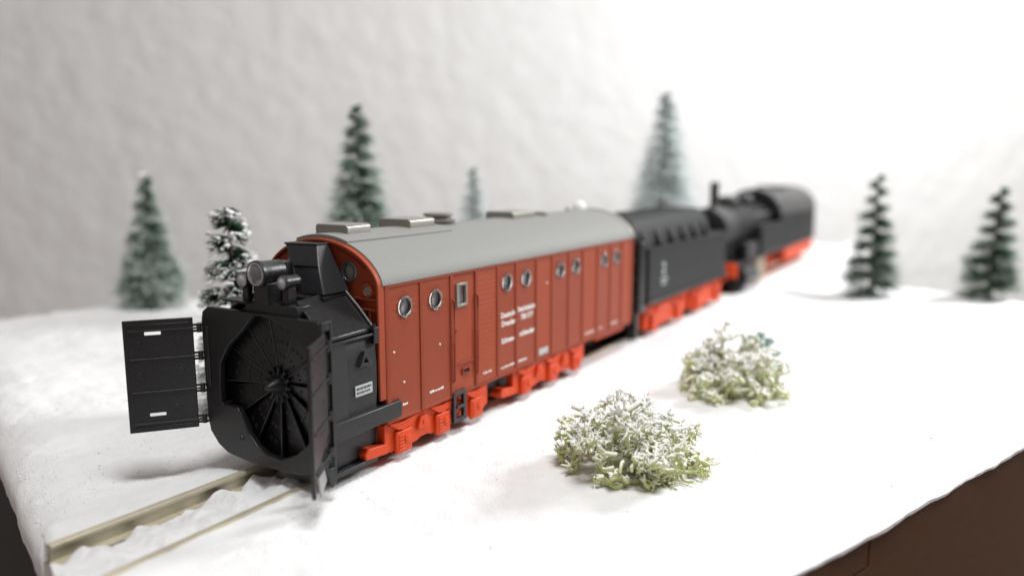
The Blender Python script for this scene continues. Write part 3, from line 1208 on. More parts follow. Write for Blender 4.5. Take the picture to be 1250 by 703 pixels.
    for (y, r) in ((6.022, 0.945), (6.34, 0.925), (6.34, 0.955), (6.022, 0.975)):
        for i in range(n):
            a = 2 * math.pi * i / n
            m.v.append((r * math.cos(a), y, 1.12 + r * math.sin(a)))
    for k in range(4):
        for i in range(n):
            j = (i + 1) % n
            m.f.append((k * n + i, k * n + j, ((k + 1) % 4) * n + j, ((k + 1) % 4) * n + i))
    m.build('rotor_drum', M_BLACK, plough)
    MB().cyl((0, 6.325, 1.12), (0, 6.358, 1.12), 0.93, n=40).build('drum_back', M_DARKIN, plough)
    # small moulded details on the fill plate
    MB().lathe((-0.42, 5.942, 0.43), (0, -1, 0), [(0, 0.035), (0.012, 0.03), (0.012, 0.018), (0.004, 0.016)], 16).build('boss', M_BLACK, fr)
    MB().box(-0.98, -0.93, 5.925, 5.945, 1.0, 1.75).build('edge_strip', M_BLACK2, fr, 0.008)
    RX = 0.05
    # rotor: twelve dished blades and a hub cone
    rot = MB().cyl((RX, 6.13, 1.12), (RX, 6.32, 1.12), 0.15, n=28).build('rotor', M_BLACK, plough, 0.01)
    MB().lathe((RX, 6.13, 1.12), (0, -1, 0), [(0, 0.125), (0.02, 0.12), (0.15, 0.045), (0.185, 0.025), (0.195, 0.008)], 28).build('hub_cone', M_BLACK2, rot)
    bmesh_ = MB()
    a0, a1 = math.radians(-13.4), math.radians(13.4)
    K, J = 7, 6
    # blade modelled pointing along +X about the rotor axis (0,6.x,1.12): x=r*cos, z=r*sin, y = depth
    front, back = [], []
    for k in range(K):
        r = 0.15 + (0.90 - 0.15) * k / (K - 1)
        for j in range(J):
            t = j / (J - 1)
            a = a0 + (a1 - a0) * t
            y = 6.175 - 0.055 * ((r - 0.15) / 0.75) + (0.5 - t) * 0.05 * (0.35 + r)
            front.append((r * math.cos(a), y, r * math.sin(a)))
            back.append((r * math.cos(a), y + 0.03, r * math.sin(a)))
    bmesh_.v = front + back
    nb = len(front)
    for k in range(K - 1):
        for j in range(J - 1):
            q = (k * J + j, k * J + j + 1, (k + 1) * J + j + 1, (k + 1) * J + j)
            bmesh_.f.append(q)
            bmesh_.f.append(tuple(x + nb for x in reversed(q)))
    rimv = [j for j in range(J)] + [k * J + J - 1 for k in range(1, K)] + [(K - 1) * J + j for j in range(J - 2, -1, -1)] + [k * J for k in range(K - 2, 0, -1)]
    for q in range(len(rimv)):
        a, b = rimv[q], rimv[(q + 1) % len(rimv)]
        bmesh_.f.append((a, b, b + nb, a + nb))
    bm_blade = bmesh_.mesh('blade', angle=40)
    # raised marks on a blade, built on the same dish
    mk = MB()
    for (r, t, w, hh) in ((0.34, 0.35, 0.03, 0.05), (0.36, 0.68, 0.035, 0.05), (0.52, 0.25, 0.035, 0.06), (0.53, 0.55, 0.04, 0.055), (0.52, 0.8, 0.03, 0.06), (0.70, 0.3, 0.04, 0.065), (0.71, 0.62, 0.045, 0.06)):
        a = a0 + (a1 - a0) * t
        y = 6.175 - 0.055 * ((r - 0.15) / 0.75) + (0.5 - t) * 0.05 * (0.35 + r)
        for (du, dv, su, sv) in ((-0.4, 0, 0.12, 0.5), (0.4, 0.1, 0.12, 0.4), (0, 0.4, 0.4, 0.10), (0.05, -0.1, 0.3, 0.10)):
            cx, cz = r + dv * hh, du * w
            x = cx * math.cos(a) - cz * math.sin(a)
            z = cx * math.sin(a) + cz * math.cos(a)
            mk.box(x - sv * hh * 0.5, x + sv * hh * 0.5, y - 0.008, y + 0.01, z - su * w, z + su * w)
    mk_mesh = mk.mesh('blade_marks')
    lip = MB()
    pts = []
    for k in range(K):
        r = 0.17 + (0.89 - 0.17) * k / (K - 1)
        y = 6.175 - 0.055 * ((r - 0.15) / 0.75) - 0.5 * 0.05 * (0.35 + r) - 0.002
        pts.append((r * math.cos(a1 - 0.012), y, r * math.sin(a1 - 0.012)))
    lip.tube(pts, 0.009, 6)
    lip_mesh = lip.mesh('blade_lip')
    for q in range(12):
        Mx = BASE @ Matrix.Translation((RX, 0, 1.12)) @ Matrix.Rotation(math.radians(30 * q + 9), 4, 'Y')
        bl = link('blade', bm_blade, M_BLACK, rot, Mx)
        link('blade_lip', lip_mesh, M_GLINT, rot, Mx)
        bo = link('blade_marks', mk_mesh, M_GLINT, rot, Mx)
        bo['kind'] = 'stuff'
    sp = MB()
    for q in range(12):
        a = math.radians(30 * q + 24)
        sp.cyl((RX + 0.10 * math.cos(a), 6.135, 1.12 + 0.10 * math.sin(a)), (RX + 0.22 * math.cos(a), 6.135, 1.12 + 0.22 * math.sin(a)), 0.022, n=8)
    sp.build('spokes', M_BLACK2, rot)

    # lamp bracket and lamps
    br = MB().box(-0.30, 0.56, 6.0, 6.22, 1.99, 2.12).build('lamp_bracket', M_BLACK, plough, 0.012)
    MB().box(-0.62, -0.20, 5.92, 6.12, 2.10, 2.13).build('bracket_plate', M_BLACK, br, 0.006)
    MB().box(-0.10, 0.14, 5.96, 6.16, 2.115, 2.36).build('lamp_post', M_BLACK, br, 0.012)
    MB().box(-0.33, -0.23, 5.99, 6.07, 2.115, 2.31).build('lamp_post', M_BLACK, br, 0.01)
    MB().box(0.28, 0.38, 6.05, 6.18, 2.115, 2.32).build('lamp_post', M_BLACK, br, 0.01)

    def lamp(x, y, z, r, length):
        l = MB().lathe((x, y, z), (0, 1, 0), [(-0.02, r * 1.0), (-0.03, r * 1.07), (-0.02, r * 1.12), (0.03, r * 1.12), (0.05, r * 1.04), (length, r * 0.98), (length + 0.03, r * 0.7), (length + 0.04, 0.01)], 28)
        # hollow front: reflector bowl
        o = l.build('lamp', M_BLACK, plough)
        MB().lathe((x, y, z), (0, -1, 0), [(0.018, r * 0.80), (0.030, r * 0.70), (0.050, r * 0.40), (0.056, 0.01)], 26).build('lens', M_LAMP if r > 0.1 else M_LENS, o)
        MB().lathe((x, y, z), (0, -1, 0), [(0.014, r * 0.98), (0.030, r * 0.95), (0.032, r * 0.86), (0.018, r * 0.79)], 28).build('bezel', M_BEZEL, o)
        return o
    lamp(0.02, 5.93, 2.47, 0.138, 0.32)
    lamp(-0.27, 5.97, 2.375, 0.086, 0.09)
    lamp(0.345, 6.02, 2.38, 0.074, 0.20)

    # snow chute leaning to the left
    m = MB()
    f_t = [(-0.36, 6.70, 2.735), (0.19, 6.70, 2.745)]
    f_c = [(-0.12, 6.58, 2.49), (0.33, 6.58, 2.50)]
    f_b = [(0.17, 6.45, 2.17), (0.53, 6.45, 2.19)]
    bk = 6.87
    rows = [f_b, f_c, f_t]
    for a, b in rows:
        m.v += [a, b, (b[0] + 0.02, bk, b[2]), (a[0], bk, a[2])]
    for k in range(2):
        for i in range(4):
            j = (i + 1) % 4
            m.f.append((k * 4 + i, k * 4 + j, k * 4 + 4 + j, k * 4 + 4 + i))
    m.f += [(3, 2, 1, 0), (8, 9, 10, 11)]
    ch = m.build('snow_chute', M_BLACK2, plough, 0.014)
    MB().tube([(-0.11, 6.572, 2.495), (0.33, 6.572, 2.505)], 0.008, 6).build('chute_crease', M_BLACK, ch)
    m = MB().hexa([(-0.362, 6.692, 2.725), (0.195, 6.692, 2.735), (0.215, 6.875, 2.735), (-0.362, 6.875, 2.725), (-0.368, 6.690, 2.75), (0.197, 6.690, 2.76), (0.217, 6.88, 2.76), (-0.368, 6.88, 2.75)])
    m.build('chute_lip', M_BLACK2, ch, 0.006)
    MB().box(0.12, 0.56, 6.42, 6.87, 2.13, 2.175).build('chute_flange', M_BLACK, ch, 0.008)
    MB().lathe((-0.10, 6.38, 2.20), (0, 0, 1), [(0, 0.2), (0.1, 0.2), (0.14, 0.16), (0.36, 0.14)], 20).build('chute_motor', M_BLACK, plough)

    # wings
    def wing(hx, hy, ox, oy, z0, z1, face, name_slots, notch=False):
        d = Vector((ox - hx, oy - hy, 0))
        Lw = d.length
        d.normalize()
        nrm = Vector((-d.y, d.x, 0))
        if nrm.dot(CAM_LOC - Vector((hx, hy, 1))) < 0:
            nrm = -nrm
        if face < 0:
            nrm = -nrm
        Mx = BASE @ Matrix(((d.x, nrm.x, 0, hx), (d.y, nrm.y, 0, hy), (0, 0, 1, 0), (0, 0, 0, 1)))
        m = MB()
        if notch:
            m.prism([(0.05, 0.80), (0.40, 0.62), (Lw, z0), (Lw, z1), (0.05, z1)], 1, -0.012, 0.02)
        else:
            m.prism([(0.05, z0), (Lw, z0), (Lw, z1), (0.05, z1)], 1, -0.012, 0.02)
        me = m.mesh('wing', smooth=False)
        if name_slots:
            cs = [MB().box(Lw * 0.50, Lw * 0.72, -0.2, 0.2, z, z + 0.042) for z in (z1 - 0.19, z0 + 0.19)]
            me = cut(me, cs, 'wing')
        w = link('wing', me, M_BLACK, plough, Mx, 0.008)
        H = z1 - z0
        for i, fz in enumerate((0.075, 0.36, 0.655, 0.905)):
            z = z0 + fz * H
            MB().tube([(-0.03, 0.028, z), (Lw - 0.06, 0.028, z)], 0.012, 6).build('rib', M_BLACK2, w, M=Mx)
            k = MB().cyl((-0.02, 0.02, z - 0.055), (-0.02, 0.02, z + 0.055), 0.032, n=10)
            k.box(-0.07, 0.05, 0.0, 0.035, z + 0.025, z + 0.05).box(-0.07, 0.05, 0.0, 0.035, z - 0.05, z - 0.025)
            k.build('hinge', M_BLACK, w, M=Mx)
        for z, a, b in ((z1 - 0.07, 0.1, Lw - 0.04), (z0 + 0.045, 0.1, Lw - 0.06)):
            MB().box(a, b, 0.018, 0.032, z, z + 0.02).build('edge_bead', M_BLACK, w, 0.004, M=Mx)
        for fx, fz in ((0.28, 0.80), (0.82, 0.78), (0.27, 0.52), (0.82, 0.50), (0.35, 0.20)):
            MB().lathe((fx * Lw, 0.018, z0 + fz * H), (0, 1, 0), [(0, 0.05), (0.006, 0.046)], 16).build('ejector_mark', M_BLACK, w, M=Mx)
        MB().box(0.30 * Lw, 0.58 * Lw, 0.018, 0.026, z0 + 0.30 * H, z0 + 0.315 * H).build('mark', M_BLACK2, w, M=Mx)
        return w, Mx, Lw
    wing(-1.12, 5.93, -1.63, 5.27, 0.46, 1.855, 1, True)
    w, Mx, Lw = wing(1.06, 5.93, 1.43, 5.33, 0.44, 1.90, 1, False, notch=True)
    MB().prism([(0.18, 0.30), (0.42, 0.20), (0.50, 0.46), (0.30, 0.55)], 1, -0.012, 0.012).build('share', M_STEEL, w, 0.006, M=Mx)
    MB().box(Lw - 0.045, Lw + 0.005, -0.018, 0.026, 0.30, 1.905).build('edge_post', M_BLACK, w, 0.008, M=Mx)
    # ladder-like hinge post on the right of the front frame
    po = [(5.90, 0.28), (6.03, 0.28), (6.03, 2.02), (5.90, 2.02)]
    m = MB()
    zz = [0.28, 0.36, 0.52, 0.60, 0.92, 1.00, 1.32, 1.40, 1.68, 1.76, 1.92, 2.02]
    m.box(1.03, 1.075, 5.875, 5.905, 0.28, 2.02)
    m.box(1.03, 1.075, 5.995, 6.03, 0.28, 2.02)
    for a in range(0, len(zz), 2):
        m.box(1.031, 1.074, 5.905, 5.995, zz[a], zz[a + 1])
    m.build('hinge_post', M_BLACK2, plough, 0.006)
    MB().prism([(5.90, 0.30), (6.03, 0.30), (6.03, 0.16), (5.96, 0.12)], 0, 1.035, 1.07).build('post_foot', M_BLACK2, plough, 0.006)


build_head()

# ------------------------------------------------------------------ tender
def build_tender():
    t = thing('tender', 'black coal tender with red frame coupled behind the red-brown wagon', 'tender', (TX, 15.3, 0.0))
    y0, y1 = 15.45, 20.95
    MB().box(-0.95, 0.95, y0, y1, 0.80, 1.92).build('tank', M_BLACK3, t, 0.02)
    MB().box(-0.99, 0.99, y0 - 0.06, y1 + 0.05, 0.76, 0.81).build('footplate', M_BLACK, t, 0.01)
    MB().box(-0.97, 0.97, y0 - 0.01, y1 + 0.01, 1.905, 1.945).build('rim', M_BLACK3, t, 0.01)
    # end panel with handrail posts at the wagon side
    e = MB().box(-0.9, 0.9, 15.12, 15.452, 0.60, 2.12).build('end_panel', M_BLACK, t, 0.02)
    for x in (0.86, -0.86):
        MB().cyl((x, 15.08, 0.62), (x, 15.08, 2.2), 0.03, n=10).build('hand_rail', M_BLACK, e)
    for z in (0.9, 1.3, 1.7):
        MB().box(0.60, 0.86, 15.05, 15.13, z, z + 0.04).build('rung', M_BLACK, e, 0.006)
    MB().box(0.62, 0.82, 15.08, 15.25, 0.05, 0.62).build('step_bracket', M_BLACK, t, 0.01)
    # coal bunker, side walls leaning in
    m = MB()
    sec = [(0.78, 1.94), (0.70, 2.30), (0.58, 2.52), (0.40, 2.62), (-0.40, 2.62), (-0.58, 2.52), (-0.70, 2.30), (-0.78, 1.94)]
    m.prism(sec, 1, 15.25, y1 - 0.95)
    b = m.build('bunker', M_BLACK3, t, 0.02)
    for k in range(6):
        y = 15.50 + k * 0.80
        for sd in (1, -1):
            m = MB().prism([(sd * 0.765, 1.945), (sd * 0.90, 1.945), (sd * 0.725, 2.32), (sd * 0.69, 2.32)], 1, y, y + 0.08)
            m.build('bunker_rib', M_BLACK, b, 0.01)
    for k in range(5):
        y = 15.62 + k * 0.82
        MB().box(-0.34, 0.36, y, y + 0.55, 2.622, 2.645).build('cover_plate', M_BLACK3, b, 0.01)
    # blurred pale numerals on the side
    m = MB()
    me = text_mesh('2', 0.36, bold=0.012)
    link('numeral', me, M_GREYPR, t, BASE @ Matrix.Translation((0.951, 16.22, 1.34)) @ SIDE_ROT)
    m = MB().box(0.949, 0.954, 16.15, 16.55, 1.19, 1.235).box(0.949, 0.954, 16.20, 16.46, 1.09, 1.13)
    m.build('number_print', M_GREYPR, t)
    # red frame and bogies
    fr = MB().box(-0.78, 0.78, y0 - 0.1, y1, 0.56, 0.77).build('frame', M_RED, t, 0.02)
    for s in (1, -1):
        MB().box(*sorted((s * 0.66, s * 0.755)), y0, y1 - 0.1, 0.20, 0.565).build('frame_plate', M_RED, t, 0.015)
    for yc in (16.75, 19.7):
        h = 1.22
        bg = MB().box(-0.5, 0.5, yc - 0.8, yc + 0.8, 0.2, 0.5).build('bogie', M_BLACK, t)
        for s in (1, -1):
            pts = [(yc - h, 0.2), (yc - h + 0.1, 0.14), (yc + h - 0.1, 0.14), (yc + h, 0.2), (yc + h, 0.62), (yc - h, 0.62)]
            MB().prism(pts, 0, s * 0.74, s * 0.84).build('side_frame', M_RED, bg, 0.02)
            for k in (-0.65, 0.62):
                y = yc + k * h
                xs = sorted((s * 0.838, s * 0.93))
                MB().box(xs[0], xs[1], y - 0.14, y + 0.14, 0.10, 0.40).build('axle_box', M_RED, bg, 0.02)
                MB().tube([(s * 0.88, y - 0.34, 0.55), (s * 0.88, y, 0.46), (s * 0.88, y + 0.34, 0.55)], 0.035, 8).build('leaf_spring', M_RED, bg)
                MB().lathe((s * 0.43, y, 0.26), (s, 0, 0), [(-0.03, 0.30), (0, 0.30), (0.005, 0.26), (0.08, 0.26)], 24).build('wheel', M_BLACK, bg)
    MB().box(-0.6, 0.6, 18.0, 18.4, 0.22, 0.6).build('brake_gear', M_BLACK, t, 0.02)


build_tender()


# ------------------------------------------------------------------ locomotive
def build_loco():
    l = thing('steam_locomotive', 'black tank locomotive with tall thin chimney at the rear of the train', 'locomotive', (TX, 22.0, 0.0))
    zc = 1.84
    sb = MB().lathe((0, 21.85, zc), (0, 1, 0), [(0.0, 0.10), (0.03, 0.42), (0.06, 0.52), (0.08, 0.62), (0.12, 0.66), (1.35, 0.66), (1.36, 0.62)], 40).build('smokebox', M_BLACK, l)
    MB().lathe((0, 21.90, zc), (0, -1, 0), [(0, 0.44), (0.04, 0.42), (0.07, 0.2), (0.10, 0.05)], 28).build('smokebox_door', M_BLACK, sb)
    MB().lathe((0, 23.15, zc), (0, 1, 0), [(0, 0.66), (4.2, 0.66), (4.22, 0.5)], 40).build('boiler', M_BLACK3, l)
    for y in (24.0, 25.0, 26.0):
        MB().lathe((0, y, zc), (0, 1, 0), [(0, 0.66), (0.002, 0.675), (0.06, 0.675), (0.062, 0.66)], 40).build('boiler_band', M_BLACK, l)
    ch = MB().lathe((0, 22.72, zc + 0.62), (0, 0, 1), [(0, 0.22), (0.05, 0.15), (0.10, 0.125), (0.66, 0.125), (0.69, 0.15), (0.75, 0.15), (0.76, 0.10)], 24).build('chimney', M_BLACK, l)
    for y, r, hh in ((24.1, 0.34, 0.40), (25.7, 0.36, 0.42)):
        MB().lathe((0, y, zc + 0.52), (0, 0, 1), [(0, r), (hh * 0.7, r), (hh * 0.92, r * 0.85), (hh * 1.05, r * 0.45), (hh * 1.08, 0.02)], 28).build('dome', M_BLACK, l)
    MB().cyl((0.5, 22.9, zc + 0.30), (0.62, 27.2, zc + 0.30), 0.03, n=8).build('hand_rail', M_STEEL, l)
    # running plate, side tanks
    MB().box(-0.95, 0.95, 22.2, 33.0, 0.86, 0.93).build('running_plate', M_BLACK, l, 0.015)
    for s in (1, -1):
        xs = sorted((s * 0.58, s * 0.95))
        MB().box(xs[0], xs[1], 24.7, 27.3, 0.93, 1.86).build('side_tank', M_STEEL if False else M_BLACK3, l, 0.05)
        MB().box(*sorted((s * 0.6, s * 0.9)), 23.3, 24.5, 0.93, 1.42).build('air_pump', M_BLACK, l, 0.06)
    MB().box(-0.55, 0.55, 22.6, 27.2, 0.90, 1.6).build('firebox', M_BLACK, l, 0.05)
    for s in (1, -1):
        MB().box(*sorted((s * 0.40, s * 0.46)), 24.2, 32.8, 0.10, 0.86).build('frame_plate', M_RED, l, 0.02)
    # cab with arched roof and windows
    c = MB().box(-0.94, 0.94, 27.2, 32.2, 0.93, 2.07).mesh('cab')
    cab = link('cab', c, M_BLACK3, l, None, 0.06)
    MB().box(0.935, 0.95, 29.6, 31.4, 1.6, 2.0).build('cab_window', M_DARKIN, cab)
    m = MB()
    o = roof_prof(0.99, 0.88, 2.05, 28, 0.52)
    m.prism(o, 1, 26.9, 32.6)
    m.build('cab_roof', M_BLACK, cab, 0.02)
    MB().box(-0.35, 0.35, 28.6, 30.6, 2.90, 2.98).build('roof_vent', M_BLACK, cab, 0.02)
    MB().box(-0.9, 0.9, 32.2, 33.0, 0.93, 2.0).build('coal_box', M_BLACK3, l, 0.03)
    # frame, buffer beam, cylinders, wheels, rods
    MB().box(-0.5, 0.5, 22.3, 32.9, 0.35, 0.86).build('frame', M_RED, l, 0.02)
    bb = MB().box(-0.92, 0.92, 22.05, 22.2, 0.52, 0.92).build('buffer_beam', M_RED, l, 0.015)
    for s in (1, -1):
        MB().lathe((s * 0.55, 22.06, 0.66), (0, -1, 0), [(0, 0.06), (0.18, 0.05), (0.185, 0.15), (0.21, 0.14)], 20).build('buffer', M_BLACK, bb)
        xs = sorted((s * 0.5, s * 0.66))
        MB().cyl((s * 0.74, 22.65, 0.44), (s * 0.74, 23.9, 0.44), 0.36, n=28).build('cylinder', M_BLACK, l, 0.02)
        for y in (25.5, 27.0, 28.5, 30.0):
            w = MB().lathe((s * 0.46, y, 0.42), (s, 0, 0), [(-0.03, 0.47), (0, 0.47), (0.005, 0.42), (0.09, 0.42), (0.095, 0.36), (0.05, 0.35)], 32).build('wheel', M_RED, l)
            MB().lathe((s * 0.54, y, 0.42), (s, 0, 0), [(0, 0.12), (0.08, 0.10)], 16).build('hub', M_RED, w)
        for y, r in ((24.6, 0.28), (31.8, 0.28)):
            MB().lathe((s * 0.46, y, 0.24), (s, 0, 0), [(-0.03, r), (0, r), (0.005, r - 0.05), (0.08, r - 0.05)], 24).build('wheel', M_RED, l)
        MB().box(*sorted((s * 0.66, s * 0.72)), 25.4, 30.1, 0.30, 0.38).build('coupling_rod', M_TAN, l, 0.02)
        MB().box(*sorted((s * 0.76, s * 0.81)), 24.0, 27.5, 0.38, 0.44).build('piston_rod', M_TAN, l, 0.01)
        MB().box(*sorted((s * 0.84, s * 0.9)), 24.4, 25.4, 0.10, 0.86).build('rod_bracket', M_TAN, l, 0.02)
        MB().box(*sorted((s * 0.62, s * 0.9)), 28.2, 32.8, 0.40, 0.86).build('cab_frame', M_RED, l, 0.03)


build_loco()
BASE = Matrix.Identity(4)


def ground_z(x, y):
    p = Vector((x, y))
    return snow_height(x, y, p.dot(U), p.dot(V))


# ------------------------------------------------------------------ bottle-brush firs
def fir(label, x, y, ztop, rb, mat, seed, pitch=0.33, zb=None, n=5200, clumps=0, lean=(0, 0), power=0.85, wob=0.18, spread=0.14, rtop=0.10, big=1.0, tipsnow=0):
    rg = random.Random(seed)
    z0 = (ground_z(x, y) if zb is None else zb) - 0.03
    H = ztop - z0
    root = thing('fir_tree', label, 'tree', (x, y, z0), 'flocked miniature fir trees')
    ax = lambda t: Vector((x + lean[0] * t, y + lean[1] * t, z0 + H * t))
    m = MB()
    m.tube([ax(0), ax(0.3), ax(0.7), ax(0.985)], [0.075, 0.06, 0.04, 0.015], 8)
    m.build('trunk', M_TWIG, root)
    vs, fs, tips = [], [], []
    cl = []
    turns = H / pitch
    k = 0
    while k < n:
        t = 1 - math.sqrt(rg.random()) * 0.97
        if rg.random() < 0.12:
            t = 0.82 + 0.18 * rg.random()
        # the bristles follow the twist of the wire: tight layers with gaps between
        layer = round(t * turns)
        a = rg.uniform(0, 2 * math.pi)
        tt = (layer + a / (2 * math.pi) + rg.gauss(0, spread)) / turns
        if tt < 0.05 or tt > 0.995:
            continue
        k += 1
        R = rb * ((1 - tt) ** power * (1 - rtop) + rtop)
        R *= 1 + wob * math.sin(3 * a + 2.1 * layer) * 0.6 + rg.gauss(0, 0.13)
        R = max(0.05, R)
        p = ax(tt)
        d = Vector((math.cos(a), math.sin(a), rg.gauss(-0.05, 0.16)))
        d.normalize()
        e = p + d * R + Vector((0, 0, -0.10 * R * R / max(rb, 0.1)))
        mid = p + d * (R * 0.5)
        side = Vector((-math.sin(a), math.cos(a), rg.gauss(0, 0.7))).normalized()
        w = 0.016 * (0.8 + 0.5 * rg.random())
        o = len(vs)
        vs += [p - side * w * 0.6, p + side * w * 0.6, mid + side * w, mid - side * w, e + side * w * 0.5, e - side * w * 0.5]
        fs += [(o, o + 1, o + 2, o + 3), (o + 3, o + 2, o + 4, o + 5)]
        tips += [0.0, 0.0, 0.5, 0.5, 1.0, 1.0]
        if clumps and rg.random() < clumps:
            cl.append((p + d * (R * rg.uniform(0.72, 1.02)), rg.uniform(0.018, 0.045) * big))
    mb = MB()
    mb.v, mb.f = [tuple(v) for v in vs], fs
    me = mb.mesh('crown', smooth=False, fix=False)
    at = me.attributes.new('tip', 'FLOAT', 'POINT')
    at.data.foreach_set('value', tips)
    link('crown', me, mat, root)
    for _ in range(tipsnow):
        cl.append((ax(rg.uniform(0.955, 1.0)) + Vector((rg.gauss(0, 0.07), rg.gauss(0, 0.07), rg.gauss(0, 0.02))), rg.uniform(0.04, 0.085)))
    if cl:
        mb = MB()
        ico = [(0, 0, 1), (0.894, 0, 0.447), (0.276, 0.851, 0.447), (-0.724, 0.526, 0.447), (-0.724, -0.526, 0.447), (0.276, -0.851, 0.447), (0.724, 0.526, -0.447), (-0.276, 0.851, -0.447), (-0.894, 0, -0.447), (-0.276, -0.851, -0.447), (0.724, -0.526, -0.447), (0, 0, -1)]
        icf = [(0, 1, 2), (0, 2, 3), (0, 3, 4), (0, 4, 5), (0, 5, 1), (1, 6, 2), (2, 7, 3), (3, 8, 4), (4, 9, 5), (5, 10, 1), (2, 6, 7), (3, 7, 8), (4, 8, 9), (5, 9, 10), (1, 10, 6), (6, 11, 7), (7, 11, 8), (8, 11, 9), (9, 11, 10), (10, 11, 6)]
        for p, r in cl:
            el = Vector((rg.uniform(0.6, 1.5), rg.uniform(0.6, 1.5), rg.uniform(0.4, 0.8)))
            mb.add([p + Vector((q[0] * el.x, q[1] * el.y, q[2] * el.z)) * r * rg.uniform(0.7, 1.2) for q in ico], icf)
        o = mb.build('snow_flecks', M_SNOW, root, fix=False, angle=60)
        o['kind'] = 'stuff'
    return root


fir('dark green fir with a white tip at far left behind the open wing', -12.07, 12.45, 3.49, 0.96, M_FIR, 1, pitch=0.42, clumps=0.03, n=5200, tipsnow=16)
fir('small fir thick with white snow flecks right behind the plough', -2.97, 7.9, 3.05, 0.60, M_FIR_SNOWY, 2, pitch=0.40, clumps=0.10, n=4800, power=0.6, rtop=0.28, spread=0.10, big=1.5)
fir('tall green fir behind the front of the wagon roof', -6.41, 14.5, 5.17, 1.32, M_FIR, 3, pitch=0.40, clumps=0.012, n=7000, tipsnow=9)
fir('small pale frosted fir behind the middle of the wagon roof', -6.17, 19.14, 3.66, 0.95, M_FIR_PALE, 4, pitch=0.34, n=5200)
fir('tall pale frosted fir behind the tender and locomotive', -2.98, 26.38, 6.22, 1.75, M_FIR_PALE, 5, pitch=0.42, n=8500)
fir('dark sparse fir just right of the locomotive on the board edge', 4.08, 24.91, 3.45, 0.86, M_FIR_DARK, 6, pitch=0.44, n=2900, spread=0.10, rtop=0.18)
fir('dark sparse leaning fir at the far right edge of the board', 7.02, 26.00, 3.11, 0.88, M_FIR_DARK, 8, pitch=0.44, n=2900, spread=0.10, rtop=0.18, lean=(0.12, 0))


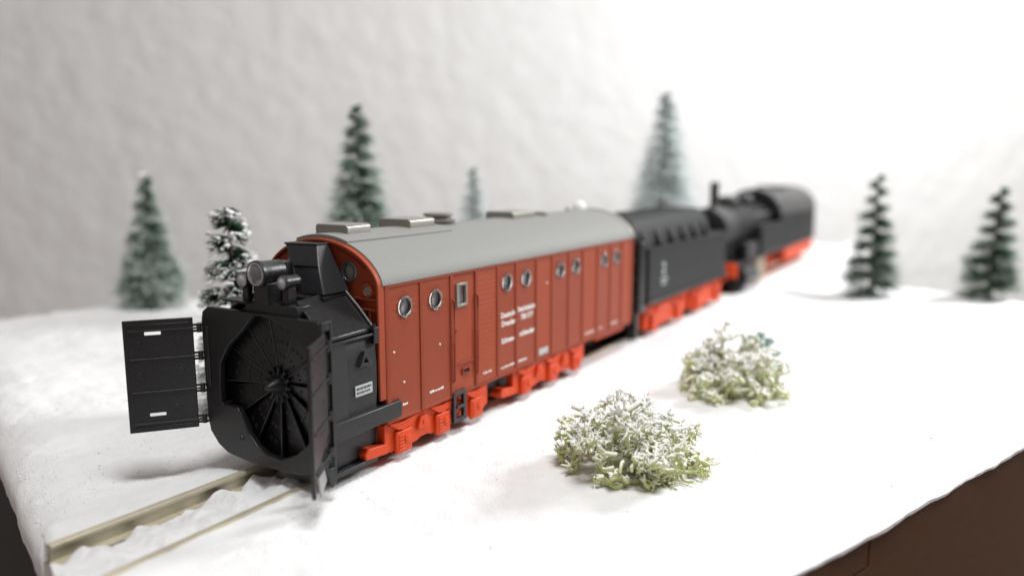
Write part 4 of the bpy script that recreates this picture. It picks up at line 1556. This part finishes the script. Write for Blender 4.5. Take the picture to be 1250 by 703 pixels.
# ------------------------------------------------------------------ lichen bushes
def lichen(label, cx, cy, rx, ry, h, seed, stems, mat, rad=0.034, name='lichen_bush', rot=0.0, group='clumps of flocked lichen'):
    rg = random.Random(seed)
    z0 = ground_z(cx, cy)
    root = thing(name, label, 'bush', (cx, cy, z0), group)
    vs, fs, tip = [], [], []
    NS = 6

    def tube(pts, rr, hh):
        o = len(vs)
        for k, p in enumerate(pts):
            d = (pts[min(k + 1, len(pts) - 1)] - pts[max(k - 1, 0)])
            if d.length < 1e-6:
                d = Vector((0, 0, 1))
            q = d.to_track_quat('Z', 'X')
            for i in range(NS):
                a = 2 * math.pi * i / NS
                vs.append(p + q @ Vector((rr[k] * math.cos(a), rr[k] * math.sin(a) * 0.75, 0)))
                tip.append(hh[k])
        for k in range(len(pts) - 1):
            for i in range(NS):
                j = (i + 1) % NS
                fs.append((o + k * NS + i, o + k * NS + j, o + (k + 1) * NS + j, o + (k + 1) * NS + i))
        fs.append(tuple(o + (len(pts) - 1) * NS + i for i in range(NS)))

    cr, sr = math.cos(rot), math.sin(rot)

    def inside(p):
        dx, dy = p.x - cx, p.y - cy
        ex, ey = dx * cr + dy * sr, -dx * sr + dy * cr
        lump = 1 + 0.55 * noise.noise(Vector((p.x * 2.1, p.y * 2.1, p.z * 2.1 + seed)))
        return (ex / rx) ** 2 + (ey / ry) ** 2 + (max(0, p.z - z0) / h) ** 2 < lump

    def grow(p, d, length, r, depth):
        n = 5
        pts, rr, hh = [p.copy()], [r], [(p.z - z0) / h * 0.75]
        curl = Vector((rg.gauss(0, 0.40), rg.gauss(0, 0.40), rg.gauss(0, 0.34)))
        for k in range(n):
            d = (d + curl + Vector((rg.gauss(0, 0.16), rg.gauss(0, 0.16), rg.gauss(0.02, 0.16)))).normalized()
            p = p + d * (length / n)
            if p.z < z0 + 0.02:
                p.z = z0 + 0.02
            pts.append(p.copy())
            t = (k + 1) / n
            rr.append(r * (1 - 0.22 * t) * rg.uniform(0.9, 1.12))
            hh.append((p.z - z0) / h * 0.75 + (0.22 if depth == 0 and t > 0.5 else 0.0))
            # short side spurs, like little antlers
            if depth <= 1 and rg.random() < 0.34:
                sd = (d * 0.5 + Vector((rg.gauss(0, 0.8), rg.gauss(0, 0.8), rg.gauss(0.2, 0.6)))).normalized()
                q0 = p + sd * 0.045
                q1 = q0 + (sd + curl).normalized() * 0.035
                tube([p.copy(), q0, q1], [r * 0.8, r * 0.62, r * 0.35], [hh[-1], hh[-1] + 0.15, hh[-1] + 0.25])
        if depth == 0:
            rr[-1] = r * 0.6
            rr[-2] = r * 1.0
        tube(pts, rr, hh)
        if depth > 0 and inside(p):
            kids = 2 if rg.random() < 0.70 else 3
            for _ in range(kids):
                nd = (d * 0.65 + Vector((rg.gauss(0, 0.75), rg.gauss(0, 0.75), rg.gauss(0.15, 0.55)))).normalized()
                grow(p, nd, length * rg.uniform(0.55, 0.85), r * 0.86, depth - 1)

    for s in range(stems):
        a = rg.uniform(0, 2 * math.pi)
        q = math.sqrt(rg.random()) * 0.9
        ex, ey = rx * q * math.cos(a), ry * q * math.sin(a)
        px, py = cx + ex * cr - ey * sr, cy + ex * sr + ey * cr
        hh = h * math.sqrt(max(0.05, 1 - q * q)) * (0.75 + 0.9 * noise.noise(Vector((px * 1.9, py * 1.9, seed))))
        p = Vector((px, py, z0 + rg.uniform(0.0, 0.72) * max(0.02, hh)))
        if not inside(p):
            continue
        d = Vector((math.cos(a + rot) * q + rg.gauss(0, 0.45), math.sin(a + rot) * q + rg.gauss(0, 0.45), 0.45 + rg.gauss(0, 0.4))).normalized()
        grow(p, d, rg.uniform(0.13, 0.21), rad * rg.uniform(0.8, 1.25), 3)
    mb = MB()
    mb.v, mb.f = [tuple(v) for v in vs], fs
    me = mb.mesh('branches', fix=False, angle=75)
    at = me.attributes.new('tip', 'FLOAT', 'POINT')
    at.data.foreach_set('value', tip)
    link('branches', me, mat, root)
    return root


lichen('large snow-dusted yellow-green lichen bush nearest the camera', 3.42, 8.78, 0.97, 0.86, 1.30, 11, 150, M_LICHEN, rad=0.034, rot=math.radians(32))
lichen('snow-dusted lichen bush farther back beside the track', 3.58, 12.6, 0.86, 0.90, 1.34, 12, 125, M_LICHEN, rad=0.037, rot=math.radians(32))
lichen('little teal lichen tuft behind the farther bush', 3.60, 14.1, 0.42, 0.34, 1.2, 13, 36, M_TEAL, rad=0.05)
